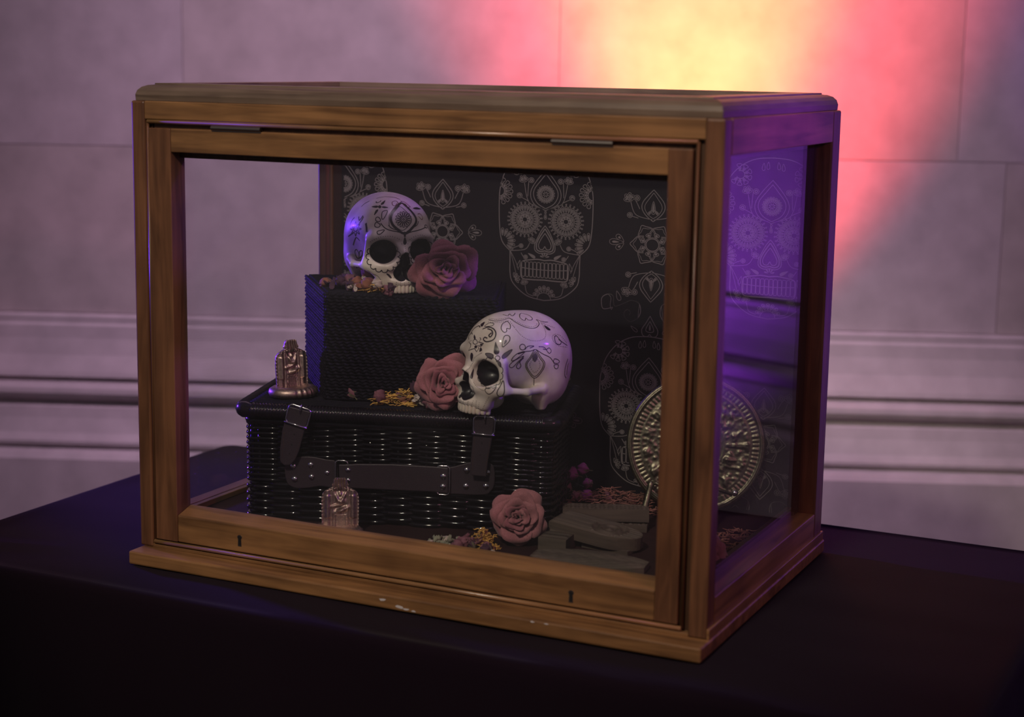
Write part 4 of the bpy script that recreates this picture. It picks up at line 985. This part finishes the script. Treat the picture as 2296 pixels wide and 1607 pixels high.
def make_plaque(loc, rotz, label):
    root = tag(empty('bronze_plaque_holder', loc, rotz), label, 'candle holder', 'bronze candle plaques')
    slab('plaque', hw_pl, 0.076, rel_pl, 0.0022, M['bronze'], root, loc=(0.006, 0.013, 0.008), rot=(-0.08, 0, 0))
    V_, F_ = [], []; prof_ = [(0.030, 0.0), (0.037, 0.0015), (0.0385, 0.006), (0.037, 0.0115), (0.032, 0.0145), (0.024, 0.0155), (0.022, 0.0130), (0.012, 0.0125), (0.001, 0.0125)]
    n2 = 96
    for i, (r_, z_) in enumerate(prof_):
        for k in range(n2):
            t = 2*math.pi*k/n2; fl_ = 1.0
            if 0 < i < 5 and math.cos(t+0.9) > 0.55: fl_ = 1+0.07*math.cos(t*26)
            V_.append((r_*fl_*math.cos(t), r_*fl_*math.sin(t)*0.86, z_))
    for i in range(len(prof_)-1):
        for k in range(n2):
            k2 = (k+1) % n2; F_.append((i*n2+k, i*n2+k2, (i+1)*n2+k2, (i+1)*n2+k))
    F_.append(tuple(range(n2-1, -1, -1))); F_.append(tuple((len(prof_)-1)*n2+k for k in range(n2)))
    mesh('dish_base', V_, F_, M['bronze'], root, smooth=True)
    return root
make_plaque((0.1590, 0.1760, LIDZ+0.0005), 1.10, 'bronze candle plaque with dish base on the left end of the hamper lid')
make_plaque((0.2960, 0.0790, FZ+0.0005), 0.52, 'bronze candle plaque on the case floor in front of the hamper')

# ------------------------------------------------------------------ embossed brass plate on its stand
pl_root = tag(empty('brass_plate', (0.721, 0.446, FZ+0.007), rot=(-0.13, 0, 0.40)), 'round embossed brass plate with figured panels propped upright on a stand', 'plate')
PR = 0.1050; nr, na = 56, 288; V_, F_ = [], []
def prel(r_, t):
    k = r_/PR; h = 0.0
    h += 0.0035*math.exp(-((k-0.965)/0.022)**2)+0.0016*math.exp(-((k-0.80)/0.012)**2)+0.0016*math.exp(-((k-0.34)/0.015)**2)+0.0012*math.exp(-((k-0.42)/0.01)**2)
    if 0.83 < k < 0.915: h += 0.0022*max(0, math.sin(t*86))**0.6
    if 0.45 < k < 0.78:
        p = (t*5/(2*math.pi)) % 1.0
        if p < 0.05 or p > 0.95: h += 0.0016
        x, y = r_*math.cos(t), r_*math.sin(t)
        h += 0.0042*max(0, noise.noise(Vector((x*75, y*75, 3.3)))-0.02)+0.0028*max(0, noise.noise(Vector((x*160, y*160, 7.1))))
        if 0.735 < k < 0.775: h += 0.0010*max(0, math.sin(t*60))
    if k < 0.31: h += 0.003*(1-(k/0.31)**2)+0.0012*math.cos(t*12)*k
    return h
for j in range(nr+1):
    r_ = PR*(0.02+0.98*j/nr)
    for i in range(na):
        t = 2*math.pi*i/na; V_.append((r_*math.cos(t), -0.006-prel(r_, t), PR+r_*math.sin(t)))
for j in range(nr):
    for i in range(na):
        i2 = (i+1) % na; F_.append((j*na+i, j*na+i2, (j+1)*na+i2, (j+1)*na+i))
b0 = len(V_)
for i in range(na): V_.append((PR*math.cos(2*math.pi*i/na), 0.0, PR+PR*math.sin(2*math.pi*i/na)))
for i in range(na):
    i2 = (i+1) % na; F_.append((nr*na+i, nr*na+i2, b0+i2, b0+i))
F_.append(tuple(b0+i for i in range(na))); F_.append(tuple(range(na-1, -1, -1)))
mesh('plate_disc', V_, F_, M['brass'], pl_root, smooth=True)
v, f = tube([(PR*0.985*math.cos(t), -0.004, PR+PR*0.985*math.sin(t)) for t in np.linspace(0, 2*math.pi, 96, endpoint=False)], 0.0042, 8, closed=True); mesh('plate_rim', v, f, M['brass'], pl_root, smooth=True)
st_root = tag(empty('plate_stand', (0.715, 0.455, FZ+0.0005)), 'small brass stand with turned legs and ball finials carrying the embossed plate', 'stand')
leg_p = [(0.0, 0.0), (0.0075, 0.0), (0.0080, 0.004), (0.0050, 0.008), (0.0062, 0.014), (0.0045, 0.019), (0.0055, 0.030), (0.0048, 0.045), (0.0040, 0.060), (0.0050, 0.064), (0.0030, 0.070)]
legv, legf = lathe(leg_p, 14); lm = None
for (x, y, tx, ty) in ((-0.045, -0.105, -0.35, 0.10), (0.055, -0.070, -0.30, -0.10), (0.0, 0.025, 0.1, 0.0)):
    if lm is None: lm = mesh('leg', legv, legf, M['brass'], st_root, smooth=True, loc=(x, y, 0.0005), rot=(tx, ty, 0))
    else: share('leg', lm, st_root, (x, y, 0.0005), (tx, ty, 0))
v, f = tube([(-0.060, -0.030, 0.045), (-0.035, -0.070, 0.060), (0.0, -0.030, 0.034), (0.045, -0.050, 0.060), (0.070, -0.020, 0.045)], 0.003, 8); mesh('cradle', v, f, M['brass'], st_root, smooth=True)
bv, bf = lathe([(0.0005, -0.0055), (0.003, -0.0047), (0.005, -0.0022), (0.0055, 0.0), (0.005, 0.0022), (0.003, 0.0047), (0.0005, 0.0055)], 14)
bf_o = mesh('ball_finial', bv, bf, M['nickel'], st_root, smooth=True, loc=(-0.066, -0.034, 0.047)); share('ball_finial', bf_o, st_root, (0.074, -0.018, 0.047))

# ------------------------------------------------------------------ carved printing blocks
def carved(name, lx, ly, t, kind, loc, rot, label):
    nx_, ny_ = 60, 36; V_ = []
    def edge(u):
        if kind == 'round': return 1.0 if u < 0.60 else max(0.06, math.sqrt(max(0, 1-((u-0.60)/0.40)**2)))
        if kind == 'leaf': return max(0.08, math.sin(math.pi*(0.06+0.88*u))**0.6)
        return 1.0
    for j in range(ny_+1):
        for i in range(nx_+1):
            u = i/nx_; s_ = -1+2*j/ny_; x, y = u*lx, s_*edge(u)*ly/2; h = 0.0
            if kind == 'round':
                rr_ = math.hypot(x-lx*0.62, y)/(ly*0.5); h = 0.0015*math.cos(rr_*14) if rr_ < 0.9 else 0.001*math.sin(y*900)
            elif kind == 'bars': h = 0.0020*max(0, math.sin(y*420))
            elif kind == 'leaf': h = 0.0016*math.sin(abs(y)*500+x*260)
            else: h = 0.0013*math.sin(x*500)*math.sin(y*500)
            em = min(1.0, max(0.0, min(u*lx, (1-u)*lx, (1-abs(s_))*edge(u)*ly/2)/0.005)); V_.append((x, y, t+h*em-0.0012))
    b = len(V_); w_ = nx_+1
    V_ += [(x, y, 0) for x, y, _ in V_[:b]]; F_ = []
    for j in range(ny_):
        for i in range(nx_):
            a = j*w_+i; F_.append((a, a+1, a+w_+1, a+w_)); F_.append((b+a, b+a+w_, b+a+w_+1, b+a+1))
    for j in range(ny_): F_.append((j*w_, (j+1)*w_, b+(j+1)*w_, b+j*w_)); F_.append((j*w_+nx_, b+j*w_+nx_, b+(j+1)*w_+nx_, (j+1)*w_+nx_))
    for i in range(nx_): F_.append((i, b+i, b+i+1, i+1)); F_.append((ny_*w_+i, ny_*w_+i+1, b+ny_*w_+i+1, b+ny_*w_+i))
    o = mesh('carved_printing_block', V_, F_, M['block'], None, loc=loc, rot=rot)
    return tag(o, label, 'printing block', 'carved wooden printing blocks')
carved('a', 0.042, 0.050, 0.022, 'bars', (0.5880, 0.1760, FZ+0.0005), (0, 0, 0.10), 'short thick grooved wooden block next to the floor rose')
carved('b', 0.135, 0.062, 0.020, 'round', (0.5880, 0.2250, FZ+0.0180), (0.06, 0.10, -0.05), 'round ended carved wooden block tilted across the others')
carved('c', 0.130, 0.040, 0.020, 'plain', (0.5640, 0.2960, FZ+0.0120), (-0.05, 0.0, 0.42), 'long carved wooden block at the back of the heap')
carved('d', 0.165, 0.085, 0.010, 'leaf', (0.600, 0.115, FZ+0.0005), (0, 0, 0.13), 'flat leaf shaped carved wooden block lying by the door glass')
carved('e', 0.110, 0.050, 0.011, 'plain', (0.5800, 0.3100, FZ+0.0005), (0, 0, 0.30), 'plain wooden block on the floor under the long carved one')
carved('f', 0.075, 0.050, 0.007, 'plain', (0.6400, 0.2250, FZ+0.0005), (0, 0, -0.1), 'dark wooden block propping up the round ended one')

# ------------------------------------------------------------------ dried flowers
def bud_mesh(name, mat, seed, openn):
    V_, F_ = [], []; nv, nu = 9, 20; rs = random.Random(seed)
    for j in range(nv):
        v_ = j/(nv-1)
        rad = math.sin(math.pi*min(0.93, 0.06+0.80*v_))**0.8*0.45*(1+0.25*openn*v_)
        for i in range(nu):
            t = 2*math.pi*i/nu
            k = 1+0.20*math.sin(5*t+3.2*v_+seed)+0.12*math.sin(9*t-4*v_+seed*2)
            V_.append((rad*k*math.cos(t), rad*k*math.sin(t), v_+0.12*math.sin(5*t+seed)*v_))
    for j in range(nv-1):
        for i in range(nu): F_.append((j*nu+i, j*nu+(i+1) % nu, (j+1)*nu+(i+1) % nu, (j+1)*nu+i))
    F_.append(tuple(range(nu-1, -1, -1))); c = len(V_); V_.append((0, 0, 0.82))
    for i in range(nu): F_.append(((nv-1)*nu+i, (nv-1)*nu+(i+1) % nu, c))
    me = bpy.data.meshes.new(name); me.from_pydata(V_, [], F_); me.materials.append(M[mat]); me.polygons.foreach_set('use_smooth', [True]*len(F_)); return me
buds = {k: [bud_mesh('dried_rosebud', k, 1.3*i+0.4, i % 2) for i in range(3)] for k in ('bud_a', 'bud_b', 'bud_c', 'bud_d', 'bud_v')}
V_, F_ = [], []
for k in range(5):
    t = 2*math.pi*k/5; c, s = math.cos(t), math.sin(t)
    P_ = [(0.08, -0.10, -0.03), (0.08, 0.10, -0.03), (0.36, 0.12, 0.22), (0.36, -0.12, 0.22), (0.44, 0.0, 0.50)]
    b = len(V_); V_ += [(x*c-y*s, x*s+y*c, z_) for x, y, z_ in P_]; F_ += [(b, b+1, b+2, b+3), (b+3, b+2, b+4)]
V_ += tube([(0, 0, 0.02), (0, 0.03, -0.35)], 0.05, 5)[0]; b = len(V_)-10
F_ += [tuple(b+i for i in q) for q in tube([(0, 0, 0.02), (0, 0.03, -0.35)], 0.05, 5)[1]]
cal = bpy.data.meshes.new('calyx'); cal.from_pydata([tuple(v) for v in V_], [], F_); cal.materials.append(M['leaf'])
def bud(loc, size, mat, label, group, seed):
    rs = random.Random(seed)
    o = bpy.data.objects.new('dried_rosebud', buds[mat][seed % 3]); link(o)
    o.location = (loc[0], loc[1], loc[2]+size*0.36); o.rotation_euler = (rs.uniform(0.9, 1.9), rs.uniform(-0.3, 0.3), rs.uniform(0, 6.28)); o.scale = (size*rs.uniform(0.85, 1.1), size*rs.uniform(0.85, 1.1), size)
    tag(o, label, 'dried flower', group)
    c = bpy.data.objects.new('calyx', cal); link(c, o)
    return o
def shreds(name, cx, cy, z0, rx, ry, hgt, n_, mat, label, rotz=0.0, ln=(0.008, 0.022), rad=0.0009):
    parts = []; rs = random.Random(int(cx*1000)+n_)
    for i in range(n_):
        a = rs.uniform(0, 6.28); q = math.sqrt(rs.random()); x0, y0 = rx*q*math.cos(a), ry*q*math.sin(a)
        x = cx+x0*math.cos(rotz)-y0*math.sin(rotz); y = cy+x0*math.sin(rotz)+y0*math.cos(rotz)
        z_ = z0+hgt*(1-q*q)*rs.random()+0.001; l_2 = rs.uniform(*ln); b = rs.uniform(0, 6.28); P_ = []
        for k in range(5):
            t = k/4; P_.append((x+l_2*t*math.cos(b+t*rs.uniform(-1, 1)), y+l_2*t*math.sin(b+t*0.8), max(z0+0.0006, z_+0.004*math.sin(t*3.1+i)*rs.uniform(-0.6, 1))))
        parts.append(tube(P_, [rad*0.7, rad*1.3, rad, rad*1.2, rad*0.5], 4))
    v, f = cat(*parts); o = mesh(name, v, f, M[mat]); return tag(o, label, 'petals', kind='stuff')
ORD = ['leftmost', 'second from left', 'third from left', 'fourth from left', 'fifth from left', 'sixth from left', 'seventh from left', 'eighth from left']
def pile(items, z0, label, group, s0):
    by = {}
    for i, (x, y, dz, sz, mat) in enumerate(items): by.setdefault(mat, []).append((r0.x*x+r0.y*y, i))
    names = {}
    for mat, q in by.items():
        q.sort()
        for k, (_, i) in enumerate(q): names[i] = label[mat] if len(q) == 1 else label[mat]+', '+(ORD[k] if k < len(q)-1 else 'rightmost')
    for i, (x, y, dz, sz, mat) in enumerate(items): bud((x, y, z0+dz), sz, mat, names[i], group, s0+i)
def flakes(name, cx, cy, z0, rx, ry, hgt, n_, mat, label, rotz=0.0, sz=(0.004, 0.008)):
    V2, F2 = [], []; rs = random.Random(int(cy*1000)+n_)
    for i in range(n_):
        a = rs.uniform(0, 6.28); q = math.sqrt(rs.random()); x0, y0 = rx*q*math.cos(a), ry*q*math.sin(a)
        c = Vector((cx+x0*math.cos(rotz)-y0*math.sin(rotz), cy+x0*math.sin(rotz)+y0*math.cos(rotz), z0+0.004+hgt*(1-q*q)*rs.random()))
        from mathutils import Euler
        R_ = Euler((rs.uniform(-1.2, 1.2), rs.uniform(-1.2, 1.2), rs.uniform(0, 6.28))).to_matrix(); s_ = rs.uniform(*sz); b = len(V2)
        for u in (-1, 0, 1):
            for v in (-1, -0.3, 0.4, 1):
                w_ = 1-0.55*abs(v)**1.5
                p = c+R_ @ Vector((u*w_*s_*0.6, v*s_, s_*(0.45*u*u+0.25*v*v)))
                p.z = max(p.z, z0+0.0004); V2.append(p)
        for u in range(2):
            for v in range(3): k = b+u*4+v; F2.append((k, k+1, k+5, k+4))
    o = mesh(name, V2, F2, M[mat], smooth=True); so = o.modifiers.new('solidify', 'SOLIDIFY'); so.thickness = 0.0004
    return tag(o, label, 'petals', kind='stuff')
def lab(where): return {'bud_a': 'dried mauve pink rosebud '+where, 'bud_b': 'dried rust orange rosebud '+where, 'bud_c': 'dried dark plum rosebud '+where, 'bud_d': 'dried cream white rosebud '+where, 'bud_v': 'dried violet flower bud '+where}
# along the front edge of the box top, left of the skull's teeth
e1, e2 = np.array((0.951, 0.309)), np.array((-0.309, 0.951)); O1 = np.array((0.2190, 0.1760))
def onbox(a, b): q = O1+e1*a+e2*b; return float(q[0]), float(q[1])
it = []
for a, b, dz, sz, mt in ((0.072, 0.004, 0.0, 0.017, 'bud_b'), (0.085, 0.006, 0.006, 0.016, 'bud_d'), (0.096, 0.004, 0, 0.015, 'bud_c'), (0.058, 0.010, 0, 0.018, 'bud_a'), (0.046, 0.014, 0.004, 0.018, 'bud_c'), (-0.004, 0.058, 0, 0.017, 'bud_b'), (0.008, 0.052, 0, 0.015, 'bud_c'), (0.020, 0.040, 0, 0.017, 'bud_c'), (0.032, 0.050, 0, 0.018, 'bud_c'), (0.030, 0.024, 0, 0.019, 'bud_a'), (0.046, 0.040, 0, 0.018, 'bud_c'), (0.050, 0.028, 0.008, 0.017, 'bud_b'), (0.062, 0.020, 0.002, 0.018, 'bud_d'), (0.066, 0.030, 0.010, 0.019, 'bud_b'), (0.078, 0.014, 0, 0.017, 'bud_b'), (0.092, 0.010, 0, 0.017, 'bud_a'), (0.104, 0.008, 0, 0.014, 'bud_c'), (0.040, 0.058, 0.008, 0.017, 'bud_c'), (0.024, 0.060, 0.004, 0.015, 'bud_a')):
    it.append((*onbox(a, b), dz, sz*1.12, mt))
pile(it, BOXZ, lab('in the heap before the upper skull'), 'dried buds on the woven box', 100)
x, y = onbox(0.036, 0.036); flakes('dried_petals', x, y, BOXZ, 0.052, 0.022, 0.016, 46, 'bud_c', 'dark plum dried petals in the heap on the woven box', 0.2)
x, y = onbox(0.058, 0.018); flakes('dried_petals', x, y, BOXZ, 0.034, 0.016, 0.016, 16, 'bud_d', 'cream dried petal flakes in the heap on the woven box', 0.2)
x, y = onbox(0.070, 0.012); flakes('dried_petals', x, y, BOXZ, 0.040, 0.016, 0.016, 22, 'bud_b', 'rust dried petals in the heap on the woven box', 0.2)
x, y = onbox(0.084, 0.008); shreds('petal_shreds', x, y, BOXZ, 0.022, 0.009, 0.024, 90, 'shred', 'ochre yellow dried petal shreds on the woven box', 0.3)
# on the hamper lid, between box and rose
def onlid(a, b): return 0.122+a*math.cos(HR)-b*math.sin(HR), 0.101+a*math.sin(HR)+b*math.cos(HR)
it = []
for a, b, dz, sz, mt in ((0.160, 0.042, 0, 0.019, 'bud_a'), (0.206, 0.032, 0, 0.021, 'bud_a'), (0.222, 0.042, 0.004, 0.018, 'bud_b'), (0.236, 0.030, 0, 0.018, 'bud_a'), (0.244, 0.040, 0.006, 0.019, 'bud_b'), (0.262, 0.024, 0, 0.018, 'bud_d'), (0.263, 0.040, 0.012, 0.021, 'bud_c'), (0.278, 0.030, 0.004, 0.021, 'bud_d'), (0.282, 0.018, 0, 0.020, 'bud_a')):
    it.append((*onlid(a, b), dz, sz, mt))
pile(it, LIDZ-0.001, lab('in the row of potpourri on the hamper lid'), 'dried buds on the hamper lid', 200)
x, y = onlid(0.232, 0.036); flakes('dried_petals', x, y, LIDZ-0.001, 0.040, 0.014, 0.014, 26, 'bud_b', 'rust dried petals in the potpourri on the hamper lid', HR)
x, y = onlid(0.276, 0.026); flakes('dried_petals', x, y, LIDZ-0.001, 0.022, 0.014, 0.018, 14, 'bud_d', 'cream dried petal flakes beside the rose on the hamper lid', HR)
x, y = onlid(0.232, 0.038); shreds('petal_shreds', x, y, LIDZ-0.001, 0.036, 0.018, 0.024, 120, 'shred', 'ochre yellow dried petal shreds on the hamper lid', HR, (0.010, 0.026))
# on the case floor in front of the hamper
it = []
for x, y, dz, sz, mt in ((0.448, 0.098, 0, 0.014, 'bud_d'), (0.462, 0.104, 0, 0.015, 'bud_d'), (0.474, 0.096, 0, 0.014, 'bud_d'), (0.486, 0.108, 0, 0.017, 'bud_a'), (0.497, 0.098, 0, 0.016, 'bud_a'), (0.512, 0.104, 0, 0.016, 'bud_c'), (0.526, 0.098, 0, 0.017, 'bud_c'), (0.538, 0.106, 0, 0.016, 'bud_c'), (0.505, 0.125, 0.006, 0.020, 'bud_b'), (0.545, 0.088, 0, 0.012, 'bud_d')):
    it.append((x, y, dz, sz, mt))
pile(it, FZ+0.0005, lab('on the case floor beside the big floor rose'), 'dried buds on the case floor', 300)
flakes('dried_petals', 0.462, 0.106, FZ+0.0005, 0.024, 0.012, 0.012, 24, 'sage', 'grey green dried leaf flakes on the case floor', 0.2)
flakes('dried_petals', 0.505, 0.110, FZ+0.0005, 0.030, 0.014, 0.014, 26, 'bud_a', 'mauve dried petals on the case floor by the rose', 0.2)
shreds('petal_shreds', 0.516, 0.122, FZ+0.0005, 0.022, 0.014, 0.032, 200, 'shred', 'ochre yellow dried petal shreds on the case floor', 0.2, (0.004, 0.010), 0.0007)
shreds('dried_leaf_crumbs', 0.466, 0.110, FZ+0.0005, 0.026, 0.012, 0.014, 60, 'sage', 'grey green dried leaf crumbs on the case floor', 0.2, (0.004, 0.010), 0.0011)
# back corner of the floor, right of the hamper
it = []
for x, y, dz, sz, mt in ((0.520, 0.455, 0.030, 0.020, 'bud_v'), (0.535, 0.462, 0.040, 0.018, 'bud_v'), (0.545, 0.448, 0.022, 0.018, 'bud_v'), (0.515, 0.440, 0.010, 0.017, 'bud_a'), (0.530, 0.430, 0.0, 0.018, 'bud_a'), (0.552, 0.436, 0.0, 0.018, 'bud_v'), (0.570, 0.440, 0.004, 0.017, 'bud_a')):
    it.append((x, y, dz, sz, mt))
pile(it, FZ+0.0005, lab('in the back corner beneath the printed panel'), 'dried buds in the back corner', 400)
shreds('petal_shreds', 0.600, 0.430, FZ+0.0005, 0.085, 0.045, 0.034, 260, 'shred_r', 'rust brown dried petals heaped before the back panel', 0.1, (0.010, 0.026), 0.0008)
it = []
for x, y, dz, sz, mt in ((0.078, 0.235, 0, 0.022, 'bud_b'), (0.066, 0.255, 0, 0.022, 'bud_c'), (0.060, 0.228, 0, 0.021, 'bud_b'), (0.082, 0.262, 0.004, 0.022, 'bud_b'), (0.052, 0.246, 0, 0.020, 'bud_c'), (0.086, 0.212, 0, 0.019, 'bud_c')):
    it.append((x, y, dz, sz, mt))
pile(it, FZ+0.0005, lab('in the left corner between hamper and side glass'), 'dried buds in the left corner', 500)
shreds('petal_shreds', 0.820, 0.300, FZ+0.0005, 0.035, 0.110, 0.014, 110, 'shred_r', 'rust brown dried petals along the right side glass', 0.0, (0.008, 0.020), 0.0008)
